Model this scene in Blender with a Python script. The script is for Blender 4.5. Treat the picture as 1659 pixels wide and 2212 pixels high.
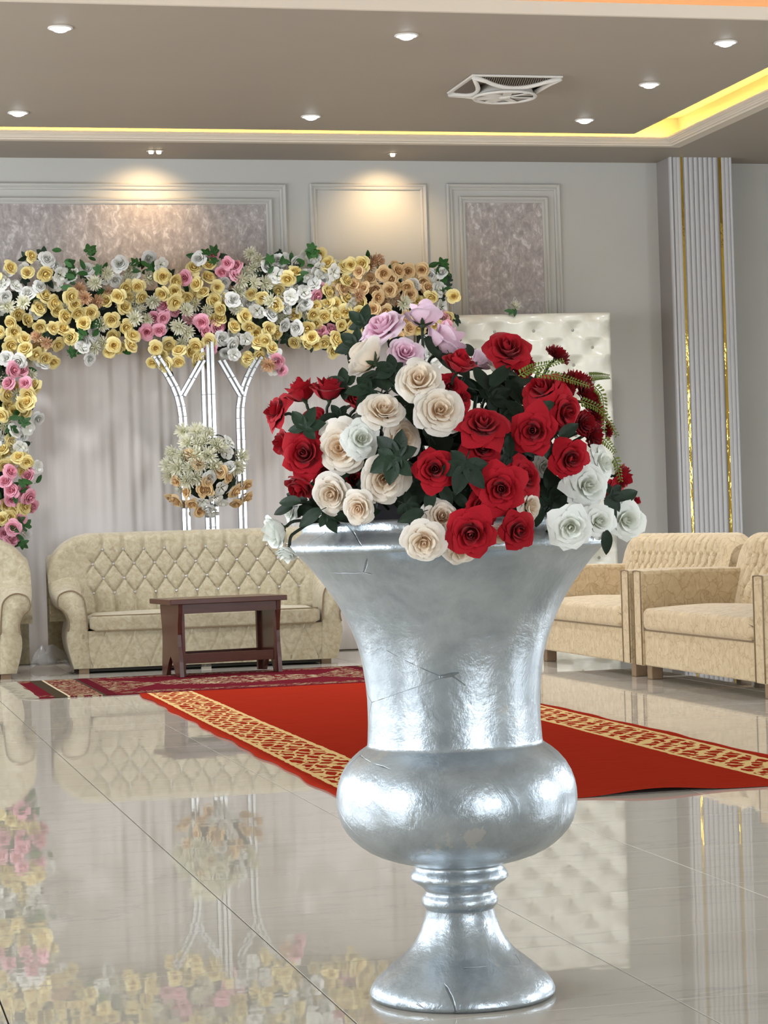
import bpy, math, random
from mathutils import Vector, Matrix, Quaternion
random.seed(7)
for o in list(bpy.data.objects): bpy.data.objects.remove(o)
SC = bpy.context.scene
COL = SC.collection
PI = math.pi

# ------------------------------------------------------------------ camera
cam = bpy.data.cameras.new('camera'); camo = bpy.data.objects.new('camera', cam); COL.objects.link(camo)
cam.sensor_fit = 'HORIZONTAL'; cam.sensor_width = 36.0; cam.lens = 36.0 * 4920 / 1659
cam.clip_end = 200
YAW, PITCH, ROLL = math.radians(13.9), math.atan(21 / 4920), math.atan(.031)
fwd = Vector((math.sin(YAW) * math.cos(PITCH), math.cos(YAW) * math.cos(PITCH), math.sin(PITCH)))
rgt = Vector((math.cos(YAW), -math.sin(YAW), 0)); upv = rgt.cross(fwd)
cx = rgt * math.cos(ROLL) - upv * math.sin(ROLL); cy = rgt * math.sin(ROLL) + upv * math.cos(ROLL)
M = Matrix((cx, cy, -fwd)).transposed().to_4x4(); M.translation = Vector((0, 0, 1.0))
camo.matrix_world = M
SC.camera = camo

# ------------------------------------------------------------------ world, daylight, exposure
w = bpy.data.worlds.new('sky'); SC.world = w; w.use_nodes = True
bg = w.node_tree.nodes['Background']; bg.inputs[0].default_value = (.75, .87, 1, 1); bg.inputs[1].default_value = 1.2
SC.cycles.caustics_reflective = False
SC.view_settings.view_transform = 'Standard'; SC.view_settings.look = 'None'
SC.view_settings.exposure = 0.06; SC.view_settings.gamma = 1.0; SC.view_settings.use_curve_mapping = False
def area(name, loc, direction, sx, sy, power, color):
    l = bpy.data.lights.new(name, 'AREA'); l.shape = 'RECTANGLE'; l.size = sx; l.size_y = sy; l.energy = power; l.color = color
    o = bpy.data.objects.new(name, l); COL.objects.link(o); o.location = loc
    o.rotation_euler = Vector(direction).to_track_quat('-Z', 'Z').to_euler()
    return o
DAY = (.90, .95, 1.0)
RX0, RX1, RY0, RY1 = -4.5, 9.4, -7.0, 17.8          # the hall
REAR_WIN = [(2.9, 2.2), (6.4, 2.2)]                   # centre x, width
LEFT_WIN = [(2.7, 2.2), (7.2, 2.2), (11.2, 2.2), (15.0, 2.2)]    # centre y, width
RIGHT_WIN = [(3.2, 2.2), (9.2, 2.2)]
WZ0, WZ1, SKY = .6, 3.1, 46.0                          # sill, head, watts per square metre of window
def daylight(loc, d, wd): area('daylight', loc, d, wd, WZ1-WZ0, SKY*wd*(WZ1-WZ0), DAY)
for x, wd in REAR_WIN: daylight((x, RY0 - .12, (WZ0+WZ1)/2), (0, 1, 0), wd)
for y, wd in LEFT_WIN: daylight((RX0 - .12, y, (WZ0+WZ1)/2), (1, 0, 0), wd)
for y, wd in RIGHT_WIN: daylight((RX1 + .12, y, (WZ0+WZ1)/2), (-1, 0, 0), wd)

# ------------------------------------------------------------------ helpers
class MB:
    def __init__(s): s.v = []; s.f = []; s.c = []
    def add(s, vs, fs, cs=None):
        o = len(s.v); s.v += [tuple(v) for v in vs]; s.f += [tuple(i + o for i in f) for f in fs]
        if cs: s.c += cs
        return s
    def box(s, x0, x1, y0, y1, z0, z1):
        return s.add([(x0,y0,z0),(x1,y0,z0),(x1,y1,z0),(x0,y1,z0),(x0,y0,z1),(x1,y0,z1),(x1,y1,z1),(x0,y1,z1)],
                     [(0,3,2,1),(4,5,6,7),(0,1,5,4),(1,2,6,5),(2,3,7,6),(3,0,4,7)])
    def loft(s, secs, caps=True, closed=True):
        n = len(secs[0]); o = len(s.v)
        for sec in secs: s.v += [tuple(p) for p in sec]
        for a in range(len(secs) - 1):
            for i in range(n if closed else n - 1):
                j = (i + 1) % n
                s.f.append((o + a*n + i, o + a*n + j, o + (a+1)*n + j, o + (a+1)*n + i))
        if caps:
            s.f.append(tuple(o + i for i in reversed(range(n)))); s.f.append(tuple(o + (len(secs)-1)*n + i for i in range(n)))
        return s
    def prism(s, pts, h, axis='z', base=0.0):
        def P(a, b, c):
            return {'z': (a, b, c), 'y': (a, c, b), 'x': (c, a, b)}[axis]
        return s.loft([[P(a, b, base) for a, b in pts], [P(a, b, base + h) for a, b in pts]])
    def lathe(s, prof, n=48, c=(0, 0)):
        secs = [[(c[0] + r*math.cos(2*PI*i/n), c[1] + r*math.sin(2*PI*i/n), z) for i in range(n)] for r, z in prof]
        return s.loft(secs, caps=False)
    def tube(s, pts, r, n=8, caps=True):
        pts = [Vector(p) for p in pts]; secs = []; rr = r if isinstance(r, (list, tuple)) else [r]*len(pts)
        ref = None
        for i, p in enumerate(pts):
            t = (pts[min(i+1, len(pts)-1)] - pts[max(i-1, 0)])
            if t.length < 1e-9: t = Vector((0, 0, 1))
            t.normalize()
            if ref is None: ref = Vector((0, 0, 1)) if abs(t.z) < .9 else Vector((1, 0, 0))
            a = (ref - t*ref.dot(t))
            if a.length < 1e-6: a = t.orthogonal()
            a.normalize(); ref = a; b = t.cross(a)
            secs.append([p + (a*math.cos(2*PI*k/n) + b*math.sin(2*PI*k/n))*rr[i] for k in range(n)])
        return s.loft(secs, caps)
    def grid(s, fn, nu, nv, cfn=None):
        o = len(s.v)
        for j in range(nv + 1):
            for i in range(nu + 1):
                s.v.append(tuple(fn(i/nu, j/nv)))
                if cfn: s.c.append(cfn(i/nu, j/nv))
        for j in range(nv):
            for i in range(nu):
                a = o + j*(nu+1) + i; s.f.append((a, a+1, a+nu+2, a+nu+1))
        return s
    def mesh(s, name, mat=None, smooth=False):
        m = bpy.data.meshes.new(name); m.from_pydata(s.v, [], s.f); m.update()
        if s.c and len(s.c) == len(s.v):
            at = m.color_attributes.new('pt', 'FLOAT_COLOR', 'POINT')
            at.data.foreach_set('color', [q for c in s.c for q in c])
        if smooth: m.polygons.foreach_set('use_smooth', [True]*len(m.polygons))
        if mat: m.materials.append(mat)
        return m
    def build(s, name, mat, parent=None, smooth=False, bevel=0, seg=2, angle=None):
        o = bpy.data.objects.new(name, s.mesh(name, mat, smooth)); COL.objects.link(o)
        if parent: o.parent = parent
        if bevel: addbevel(o, bevel, seg)
        return o
def addbevel(o, wdt, seg=2):
    b = o.modifiers.new('bevel', 'BEVEL'); b.width = wdt; b.segments = seg; b.limit_method = 'ANGLE'; b.angle_limit = math.radians(35)
    b.harden_normals = False
def put(name, mesh, parent=None, loc=(0,0,0), rot=None, scale=1.0):
    o = bpy.data.objects.new(name, mesh); COL.objects.link(o); o.parent = parent; o.location = loc
    if rot is not None: o.rotation_euler = rot.to_euler() if hasattr(rot, 'to_euler') else rot
    o.scale = (scale,)*3 if not isinstance(scale, (tuple, list)) else scale
    return o
def thing(name, label, cat, loc=(0,0,0), rz=0, group=None):
    o = bpy.data.objects.new(name, None); COL.objects.link(o); o.location = loc; o.rotation_euler = (0, 0, rz)
    o.empty_display_size = .05
    return tag(o, label, cat, group)
def tag(o, label, cat, group=None, kind=None):
    o['label'] = label; o['category'] = cat
    if group: o['group'] = group
    if kind: o['kind'] = kind
    return o
def struct(o, label=None):
    o['kind'] = 'structure'
    if label: o['label'] = label
    return o
def aim(n, t=None):
    """rotation whose +Z is n (and +Y close to t)"""
    n = Vector(n).normalized(); t = Vector(t) if t is not None else (Vector((0, 0, 1)) if abs(n.z) < .95 else Vector((0, 1, 0)))
    y = (t - n*t.dot(n))
    if y.length < 1e-5: y = n.orthogonal()
    y.normalize(); x = y.cross(n)
    return Matrix((x, y, n)).transposed()
def copy_tree(o, parent=None):
    c = o.copy(); COL.objects.link(c); c.parent = parent
    for ch in list(o.children): copy_tree(ch, c)
    return c

# ------------------------------------------------------------------ materials
class NT:
    def __init__(s, name):
        s.m = bpy.data.materials.new(name); s.m.use_nodes = True; s.t = s.m.node_tree
        s.b = s.t.nodes['Principled BSDF']; s.out = s.t.nodes['Material Output']
    def n(s, typ, **kw):
        nd = s.t.nodes.new(typ)
        for k, v in kw.items():
            if k in ('ins',):
                for a, b in v.items(): s.set(nd.inputs[a], b)
            else: setattr(nd, k, v)
        return nd
    def set(s, sock, val):
        if hasattr(val, 'is_linked') or isinstance(val, bpy.types.NodeSocket): s.t.links.new(val, sock)
        else:
            if isinstance(val, (tuple, list)) and len(val) == 3 and sock.type == 'RGBA': val = (*val, 1)
            sock.default_value = val
    def math(s, op, a, b=0.0, c=None, clamp=False):
        nd = s.n('ShaderNodeMath', operation=op, use_clamp=clamp); s.set(nd.inputs[0], a); s.set(nd.inputs[1], b)
        if c is not None: s.set(nd.inputs[2], c)
        return nd.outputs[0]
    def mix(s, fac, a, b, mode='MIX'):
        nd = s.n('ShaderNodeMix', data_type='RGBA', blend_type=mode); s.set(nd.inputs[0], fac); s.set(nd.inputs[6], a); s.set(nd.inputs[7], b)
        return nd.outputs[2]
    def ramp(s, fac, stops, interp='LINEAR'):
        nd = s.n('ShaderNodeValToRGB'); r = nd.color_ramp; r.interpolation = interp
        while len(r.elements) < len(stops): r.elements.new(.5)
        for e, (p, c) in zip(r.elements, stops):
            e.position = p; e.color = (*c, 1) if len(c) == 3 else c
        s.set(nd.inputs[0], fac); return nd.outputs[0]
    def obj(s): return s.n('ShaderNodeTexCoord').outputs['Object']
    def geo(s): return s.n('ShaderNodeNewGeometry').outputs['Position']
    def mapping(s, vec, scale=(1,1,1), rot=(0,0,0), loc=(0,0,0)):
        nd = s.n('ShaderNodeMapping'); s.set(nd.inputs[0], vec); nd.inputs['Scale'].default_value = scale; nd.inputs['Rotation'].default_value = rot; nd.inputs['Location'].default_value = loc
        return nd.outputs[0]
    def noise(s, vec, scale, detail=4, rough=.55, dist=0, out=0):
        nd = s.n('ShaderNodeTexNoise'); s.set(nd.inputs['Vector'], vec); nd.inputs['Scale'].default_value = scale
        nd.inputs['Detail'].default_value = detail; nd.inputs['Roughness'].default_value = rough; nd.inputs['Distortion'].default_value = dist
        return nd.outputs[out]
    def voro(s, vec, scale, feature='F1', out='Distance', rnd=1.0):
        nd = s.n('ShaderNodeTexVoronoi', feature=feature); s.set(nd.inputs['Vector'], vec); nd.inputs['Scale'].default_value = scale
        nd.inputs['Randomness'].default_value = rnd
        return nd.outputs[out]
    def sep(s, vec):
        nd = s.n('ShaderNodeSeparateXYZ'); s.set(nd.inputs[0], vec); return nd.outputs
    def bump(s, h, strength=.2, dist=.01):
        nd = s.n('ShaderNodeBump'); nd.inputs['Strength'].default_value = strength; nd.inputs['Distance'].default_value = dist
        s.set(nd.inputs['Height'], h); s.t.links.new(nd.outputs[0], s.b.inputs['Normal']); return s
    def col(s, c): s.set(s.b.inputs['Base Color'], c); return s
    def p(s, **kw):
        names = dict(rough='Roughness', metal='Metallic', spec='Specular IOR Level', coat='Coat Weight', coatr='Coat Roughness', sheen='Sheen Weight', es='Emission Strength', ec='Emission Color', ior='IOR', trans='Transmission Weight', alpha='Alpha')
        for k, v in kw.items(): s.set(s.b.inputs[names[k]], v)
        return s
def plain(name, c, rough=.6, **kw): return NT(name).col(c).p(rough=rough, **kw).m
def emis(name, c, strength): return NT(name).col((.02,.02,.02)).p(ec=(*c, 1), es=strength).m

def m_paint(name, c, var=.04):
    t = NT(name); g = t.geo(); f = t.noise(g, 1.3, 3); h = t.noise(g, 90, 2)
    t.col(t.mix(f, tuple(q*(1-var) for q in c), tuple(min(1, q*(1+var)) for q in c))).p(rough=.55, spec=.35); t.bump(h, .02, .002); return t.m
WALL = m_paint('wall_paint', (.525, .525, .50))
CEIL = m_paint('ceiling_paint', (.335, .295, .245))
TRIM = m_paint('trim_paint', (.545, .54, .51))
HALL = m_paint('hall_ceiling_paint', (.42, .39, .34))
MOULD = m_paint('moulding_white', (.66, .60, .51))
def m_wallpaper():
    t = NT('damask_wallpaper'); g = t.mapping(t.geo(), (1, 1, .62))
    a = t.noise(g, 13, 5, .68, 1.6); b = t.noise(g, 42, 3, .6, .8); c = t.voro(g, 17)
    k = t.math('ADD', t.math('MULTIPLY', a, .72), t.math('MULTIPLY', b, .34)); k = t.math('SUBTRACT', k, t.math('MULTIPLY', c, .14))
    col = t.ramp(k, [(.36, (.31, .285, .275)), (.45, (.40, .37, .355)), (.52, (.46, .43, .415)), (.56, (.62, .60, .585)), (.66, (.70, .685, .67))])
    w2 = t.noise(g, 3.5, 2)
    col = t.mix(t.math('MULTIPLY', w2, .35), col, (.45, .37, .39))
    t.col(col).p(rough=.5, spec=.4); t.bump(k, .25, .004); return t.m
PAPER = m_wallpaper()
def m_tile():
    t = NT('polished_marble_tile'); g = t.geo()
    info = t.n('ShaderNodeObjectInfo').outputs['Random']
    cmb = t.n('ShaderNodeCombineXYZ'); t.set(cmb.inputs[2], t.math('MULTIPLY', info, 37.0))
    va = t.n('ShaderNodeVectorMath', operation='ADD'); t.set(va.inputs[0], t.mapping(g, (.45, 2.6, 1), (0, 0, .10))); t.set(va.inputs[1], cmb.outputs[0])
    v1 = t.noise(va.outputs[0], 1.6, 6, .62, 1.2)
    vein = t.math('ABSOLUTE', t.math('SUBTRACT', v1, .5)); vein = t.math('MULTIPLY', vein, 60, clamp=True)
    vein = t.math('SUBTRACT', 1.0, vein)
    soft = t.noise(va.outputs[0], .8, 3)
    base = t.mix(soft, (.57, .53, .46), (.65, .61, .54))
    mask = t.math('MULTIPLY', vein, t.math('MULTIPLY', t.noise(g, 1.4, 2), .55))
    t.col(t.mix(mask, base, (.36, .35, .34))).p(rough=.02, spec=.62, ior=1.52)
    b1 = t.noise(t.mapping(g, (1.0, 1.6, 1)), 4.5, 2); b2 = t.noise(g, 26, 2)
    t.bump(t.math('ADD', b1, t.math('MULTIPLY', b2, .12)), .016, .012); return t.m
TILE = m_tile()
GROUT = plain('grey_grout', (.05, .045, .04), .9)
def m_silver():
    t = NT('weathered_silver_paint'); o = t.obj()
    n1 = t.noise(o, 7, 6, .65, .4); n2 = t.noise(o, 45, 4, .6); big = t.noise(o, 2.2, 2)
    cr = t.voro(t.mapping(o, (1, 1, 2.2)), 3.0, 'DISTANCE_TO_EDGE', 'Distance')
    wob = t.noise(o, 12, 3)
    crack = t.math('SUBTRACT', 1.0, t.math('MULTIPLY', t.math('ADD', cr, t.math('MULTIPLY', t.math('SUBTRACT', wob, .5), .05)), 260, clamp=True), clamp=True)
    crack = t.math('MULTIPLY', crack, t.math('MULTIPLY', t.math('GREATER_THAN', t.noise(o, 3.1, 1), .545), .5))
    base = t.ramp(n1, [(.25, (.29, .335, .375)), (.5, (.45, .505, .55)), (.75, (.58, .635, .68))])
    worn = t.math('MULTIPLY', t.math('GREATER_THAN', t.noise(o, 5.5, 5, .7), .645), .5)
    base = t.mix(worn, base, (.60, .58, .55)); base = t.mix(crack, base, (.06, .06, .06))
    t.col(base).p(metal=.82, rough=t.math('ADD', .22, t.math('MULTIPLY', n2, .26)), spec=.5)
    h = t.math('ADD', t.math('MULTIPLY', n1, .7), t.math('MULTIPLY', n2, .22)); h = t.math('SUBTRACT', h, t.math('MULTIPLY', crack, .5))
    t.bump(h, .5, .012); return t.m
SILVER = m_silver()
def m_petal(name, stops, trans=.25, sheen=.1):
    """stops: colour along the petal, base to tip (dyed fabric)"""
    t = NT(name); at = t.n('ShaderNodeAttribute', attribute_name='pt'); sp = t.sep(at.outputs['Vector'])
    info = t.n('ShaderNodeObjectInfo').outputs['Random']
    fac = t.math('ADD', t.math('MULTIPLY', sp[0], .62), t.math('MULTIPLY', sp[1], .38))
    col = t.ramp(fac, stops); v = t.math('ADD', .90, t.math('MULTIPLY', info, .15)); 
    hs = t.n('ShaderNodeHueSaturation'); t.set(hs.inputs['Value'], v); t.set(hs.inputs['Color'], col)
    col = hs.outputs[0]
    t.col(col).p(rough=.75, spec=.18, sheen=sheen)
    w1 = t.noise(t.obj(), 14, 3); t.bump(w1, .15, .05)
    tr = t.n('ShaderNodeBsdfTranslucent'); t.set(tr.inputs[0], col); mx = t.n('ShaderNodeMixShader'); mx.inputs[0].default_value = trans
    t.t.links.new(t.b.outputs[0], mx.inputs[1]); t.t.links.new(tr.outputs[0], mx.inputs[2]); t.t.links.new(mx.outputs[0], t.out.inputs[0]); return t.m
RED = m_petal('red_petal', [(0, (.30, .003, .012)), (.6, (.40, .005, .016)), (1, (.46, .008, .02))], .10)
CARN = m_petal('carnation_petal', [(0, (.20, .002, .008)), (1, (.34, .004, .012))], .12)
CREAM = m_petal('cream_petal', [(0, (.97, .68, .44)), (.4, (.96, .77, .57)), (.72, (.95, .85, .72)), (1, (.95, .91, .85))], .18)
WHITE = m_petal('white_petal', [(0, (.80, .84, .60)), (.4, (.90, .92, .84)), (1, (.94, .97, .95))], .18)
PINK = m_petal('pink_petal', [(0, (.93, .42, .54)), (.5, (.94, .62, .75)), (1, (.95, .78, .90))], .18)
YELLOW = m_petal('yellow_petal', [(0, (.70, .28, .03)), (.35, (.82, .60, .17)), (.7, (.84, .70, .29)), (1, (.87, .77, .40))], .15)
APRICOT = m_petal('apricot_petal', [(0, (.66, .34, .10)), (1, (.82, .63, .36))], .15)
BLOSSOM = m_petal('offwhite_petal', [(0, (.62, .68, .42)), (.4, (.72, .73, .68)), (1, (.80, .81, .80))], .15)
MUM = m_petal('mum_petal', [(0, (.58, .58, .32)), (1, (.84, .83, .75))], .15)
PEACHM = m_petal('peach_mum_petal', [(0, (.55, .30, .12)), (1, (.72, .50, .34))], .15)
PINKB = m_petal('small_pink_petal', [(0, (.75, .22, .30)), (1, (.86, .45, .56))], .15)
def m_leaf(name, c, c2, rough=.5):
    t = NT(name); o = t.obj(); n = t.noise(o, 5, 4); info = t.n('ShaderNodeObjectInfo').outputs['Random']
    col = t.mix(n, c, c2); hs = t.n('ShaderNodeHueSaturation'); t.set(hs.inputs['Value'], t.math('ADD', .7, t.math('MULTIPLY', info, .5))); t.set(hs.inputs['Color'], col)
    t.col(hs.outputs[0]).p(rough=rough, spec=.3); t.bump(t.noise(o, 22, 3), .12, .04); return t.m
LEAF = m_leaf('dark_leaf', (.008, .022, .011), (.020, .043, .022))
LEAFB = m_leaf('green_leaf', (.012, .05, .012), (.03, .12, .02))
STEM = plain('stem_green', (.012, .025, .012), .6)
SPRIG = m_leaf('sprig_green', (.04, .10, .02), (.34, .38, .06))
BACKING = plain('dark_backing', (.01, .016, .009), .9)
def m_velvet(name, c, c2, c3, scale):
    t = NT(name); o = t.obj(); n1 = t.noise(o, scale, 5, .65, .8); n2 = t.noise(o, scale*.18, 3); 
    col = t.ramp(n1, [(.32, c2), (.5, c), (.68, c3)]); col = t.mix(t.math('MULTIPLY', n2, .25), col, c2)
    dirt = t.math('GREATER_THAN', t.noise(o, 6.5, 3, .5), .735); col = t.mix(t.math('MULTIPLY', dirt, .45), col, (.16, .11, .07))
    t.col(col).p(rough=.62, spec=.25, sheen=.25); t.bump(n1, .2, .006); return t.m
SOFA = m_velvet('crushed_velvet', (.42, .365, .25), (.33, .28, .18), (.50, .455, .34), 26)
def m_vine():
    t = NT('vine_pattern_velvet'); o = t.obj(); nz = t.noise(o, 9, 3, out=1)
    va = t.n('ShaderNodeVectorMath', operation='MULTIPLY_ADD'); t.set(va.inputs[0], nz); va.inputs[1].default_value = (.12,)*3; t.set(va.inputs[2], t.mapping(o, (1, 1, .8)))
    d = t.voro(va.outputs[0], 15, 'DISTANCE_TO_EDGE'); ln = t.math('SUBTRACT', 1.0, t.math('MULTIPLY', d, 16, clamp=True))
    n1 = t.noise(o, 20, 4); base = t.ramp(n1, [(.3, (.45, .34, .20)), (.7, (.58, .46, .29))])
    t.col(t.mix(t.math('MULTIPLY', ln, .55), base, (.30, .20, .10))).p(rough=.62, spec=.25, sheen=.2); t.bump(t.math('SUBTRACT', n1, ln), .22, .004); return t.m
SETTEE = m_vine()
SEAM = plain('seam_cord', (.22, .155, .09), .8)  # dark cord colour of the piping along the seams
CRYSTAL = plain('crystal_button', (.62, .60, .58), .12, metal=.6)
def m_wood(name, c, c2, rough=.22):
    t = NT(name); o = t.mapping(t.obj(), (3, 22, 22)); n = t.noise(o, 2.2, 5, .6, .6); t.col(t.mix(n, c, c2)).p(rough=rough, spec=.5); t.bump(n, .06, .003); return t.m
MAHOG = m_wood('mahogany', (.040, .012, .008), (.085, .022, .014))
FOOTW = m_wood('plain_wood', (.20, .13, .07), (.30, .20, .12), .6)
GOLD = None
def m_gold():
    t = NT('gold_mirror_strip'); g = t.geo(); t.col((.60, .40, .08)).p(metal=1, rough=.07); t.bump(t.noise(t.mapping(g, (3, 3, 1)), 7, 3), .35, .01); return t.m
GOLD = m_gold()
def m_mirror():
    t = NT('mirror_tile'); g = t.geo(); t.col((.86, .88, .90)).p(metal=1, rough=.11); t.bump(t.noise(g, 3, 1), .05, .01); return t.m
MIRROR = m_mirror()
STEELD = plain('dark_steel', (.22, .22, .23), .35, metal=.8)
def m_drape():
    t = NT('drape_cloth'); g = t.geo(); n = t.noise(t.mapping(g, (26, 1, .7)), 1.0, 4); t.col(t.mix(n, (.61, .57, .55), (.70, .66, .64))).p(rough=.8, spec=.15, sheen=.1); t.bump(n, .25, .01); return t.m
DRAPE = m_drape()
def m_headboard():
    t = NT('wrapped_white_leather'); o = t.obj(); n = t.noise(o, 6, 4); n2 = t.noise(o, 30, 4, .6, 1.5)
    t.col(t.mix(n, (.55, .54, .46), (.70, .69, .61))).p(rough=.38, spec=.4, coat=.35, coatr=.15); t.bump(n2, .25, .006); return t.m
HEADB = m_headboard()
WOODB = plain('bare_board_edge', (.36, .29, .20), .7)
WHITEP = plain('white_plastic', (.66, .64, .60), .4)
DARKR = plain('dark_recess', (.03, .027, .022), .8)
GREYP = plain('grey_plastic', (.40, .375, .34), .5)
CHROME = plain('brushed_chrome', (.7, .68, .65), .25, metal=1)
LAMPW = emis('led_lamp_white', (.92, .97, 1.0), 12)
LAMPY = emis('spot_lamp_warm', (1, .82, .55), 6)
LEDS = emis('led_strip_amber', (1.0, .68, .17), 85)
LEDP = emis('led_strip_peach', (1.0, .45, .14), 34)
FELTM = plain('grey_felt', (.17, .17, .205), .9)

# ================================================================== the hall
# floor: recessed grout bed, every tile a piece of its own
floor = struct(MB().box(RX0, RX1, RY0, RY1, -.12, -.004).build('floor', GROUT))
TX, TY, PX, PY = .667, .66, 1.01, 5.73
def tile_shape(mb, x, y, sx, sy, z=0.0):
    g, ch, h = .0018, .0005, .012
    a = [(x+g, y+g), (x+sx-g, y+g), (x+sx-g, y+sy-g), (x+g, y+sy-g)]
    b = [(x+g+ch, y+g+ch), (x+sx-g-ch, y+g+ch), (x+sx-g-ch, y+sy-g-ch), (x+g+ch, y+sy-g-ch)]
    mb.loft([[(p, q, z-h) for p, q in a], [(p, q, z-.0016) for p, q in a], [(p, q, z) for p, q in b]])
tile_mesh = MB(); tile_shape(tile_mesh, -TX/2, -TY/2, TX, TY); tile_mesh = tile_mesh.mesh('tile', TILE)
cells = []
i0, i1 = math.floor((RX0-PX)/TX), math.ceil((RX1-PX)/TX); j0, j1 = math.floor((RY0-PY)/TY), math.ceil((RY1-PY)/TY)
far = MB()
for i in range(i0, i1):
    for j in range(j0, j1):
        x0, x1 = max(RX0, PX+i*TX), min(RX1, PX+(i+1)*TX); y0, y1 = max(RY0, PY+j*TY), min(RY1, PY+(j+1)*TY)
        if x1-x0 < .02 or y1-y0 < .02: continue
        mx, my = (x0+x1)/2, (y0+y1)/2
        v = Vector((mx, my, -1)); d = v.dot(fwd); lat = v.dot(rgt)
        whole = (x1-x0 > TX-.001 and y1-y0 > TY-.001)
        if whole and d > 3.6 and abs(lat) < .1686*d + .75: cells.append((d, mx, my))
        else: tile_shape(far, x0, y0, x1-x0, y1-y0)
cells.sort()
for d, mx, my in cells[:298]: put('tile', tile_mesh, floor, (mx, my, 0))
for d, mx, my in cells[298:]: tile_shape(far, mx-TX/2, my-TY/2, TX, TY)
fo = far.build('tile_field', TILE, floor); fo['kind'] = 'stuff'

H = 4.5
struct(MB().box(RX0-.2, RX1+.2, RY1, RY1+.2, 0, H).build('wall_back', WALL))
def wall_with_windows(name, a0, a1, wins, z0, z1, horizontal, c0, c1):
    mb = MB(); edges = sorted((c-wd/2, c+wd/2) for c, wd in wins); cur = a0
    def bx(p, q, zz0, zz1):
        if horizontal: mb.box(p, q, c0, c1, zz0, zz1)
        else: mb.box(c0, c1, p, q, zz0, zz1)
    for p, q in edges:
        bx(cur, p, 0, H); bx(p, q, 0, z0); bx(p, q, z1, H); cur = q
    bx(cur, a1, 0, H)
    return struct(mb.build(name, WALL))
wall_with_windows('wall_rear', RX0-.2, RX1+.2, REAR_WIN, WZ0, WZ1, True, RY0-.2, RY0)
wall_with_windows('wall_left', RY0, RY1, LEFT_WIN, WZ0, WZ1, False, RX0-.2, RX0)
wall_with_windows('wall_right', RY0, RY1, RIGHT_WIN, WZ0, WZ1, False, RX1, RX1+.2)
k = 0
z0, z1 = WZ0, WZ1
for wins, hor, WX in ((REAR_WIN, True, 0), (LEFT_WIN, False, RX0), (RIGHT_WIN, False, RX1+.12)):
    for c, wd in wins:
        k += 1; mb = MB()
        for p in (-wd/2, -.03, wd/2-.06):
            if hor: mb.box(c+p, c+p+.06, RY0-.09, RY0-.03, z0, z1)
            else: mb.box(WX-.09, WX-.03, c+p, c+p+.06, z0, z1)
        for z in (z0, (z0*1+z1*2)/3, z1-.06):
            if hor: mb.box(c-wd/2, c+wd/2, RY0-.085, RY0-.035, z, z+.06)
            else: mb.box(WX-.085, WX-.035, c-wd/2, c+wd/2, z, z+.06)
        struct(mb.build('window_%d' % k, MOULD))
struct(MB().box(RX0, RX1, RY1-.018, RY1, 0, .13).build('baseboard_back', TRIM, bevel=.006))

# ceilings: high hall ceiling, dropped panel, soffit frame round it
CZ, SZ = 3.93, 3.91
HC = 4.24
struct(MB().box(RX0-.2, RX1+.2, RY0-.2, 12.9, HC, HC+.1).build('ceiling', HALL))
struct(MB().box(RX0-.2, RX1+.2, 12.9, RY1+.2, 4.14, 4.3).build('ceiling', CEIL))
isl = MB(); isl.box(-3.2, 6.18, 12.9, 16.56, CZ, 4.139); isl.box(RX0, RX1, 12.66, 12.9, CZ, 3.955); 
island = struct(isl.build('ceiling', CEIL))
struct(MB().box(RX0, RX1, 12.63, 12.66, CZ, 4.005).build('trim_1', MOULD))
sof = MB(); sof.box(RX0, RX1, 17.03, RY1, SZ, 4.139); sof.box(6.73, RX1, 12.9, 17.03, SZ, 4.139); sof.box(RX0, -3.67, 12.9, 17.03, SZ, 4.139)
struct(sof.build('ceiling', CEIL))
prof = [(0, 3.962), (0, 3.95), (.010, 3.946), (.010, 3.940), (.022, 3.936), (.034, 3.926), (.040, 3.926), (.044, 3.917), (.060, 3.913), (.066, 3.903), (.082, 3.903), (.082, 3.9095),
        (.175, 3.9095), (.175, 3.93), (.02, 3.936), (.014, 3.962)]
def sweep3(x0, x1, y0, y1):
    rings = []
    for (sx, sy), (bx_, by_) in (((-1, 0), (x0, y0)), ((-1, 1), (x0, y1)), ((1, 1), (x1, y1)), ((1, 0), (x1, y0))):
        rings.append([(bx_ + sx*o, by_ + sy*o, z) for o, z in prof])
    return MB().loft(rings)
cove = struct(sweep3(-3.5, 6.56, 12.9, 16.86).build('trim_2', MOULD))
led = MB(); led.box(-3.45, 6.63, 16.945, 16.965, 3.9315, 3.942); led.box(6.645, 6.665, 12.95, 16.945, 3.9315, 3.942)
led.build('led_strip', LEDS, cove)
MB().box(RX0+.1, RX1-.1, 12.74, 12.77, 3.956, 3.966).build('led_strip', LEDP, island)

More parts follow.
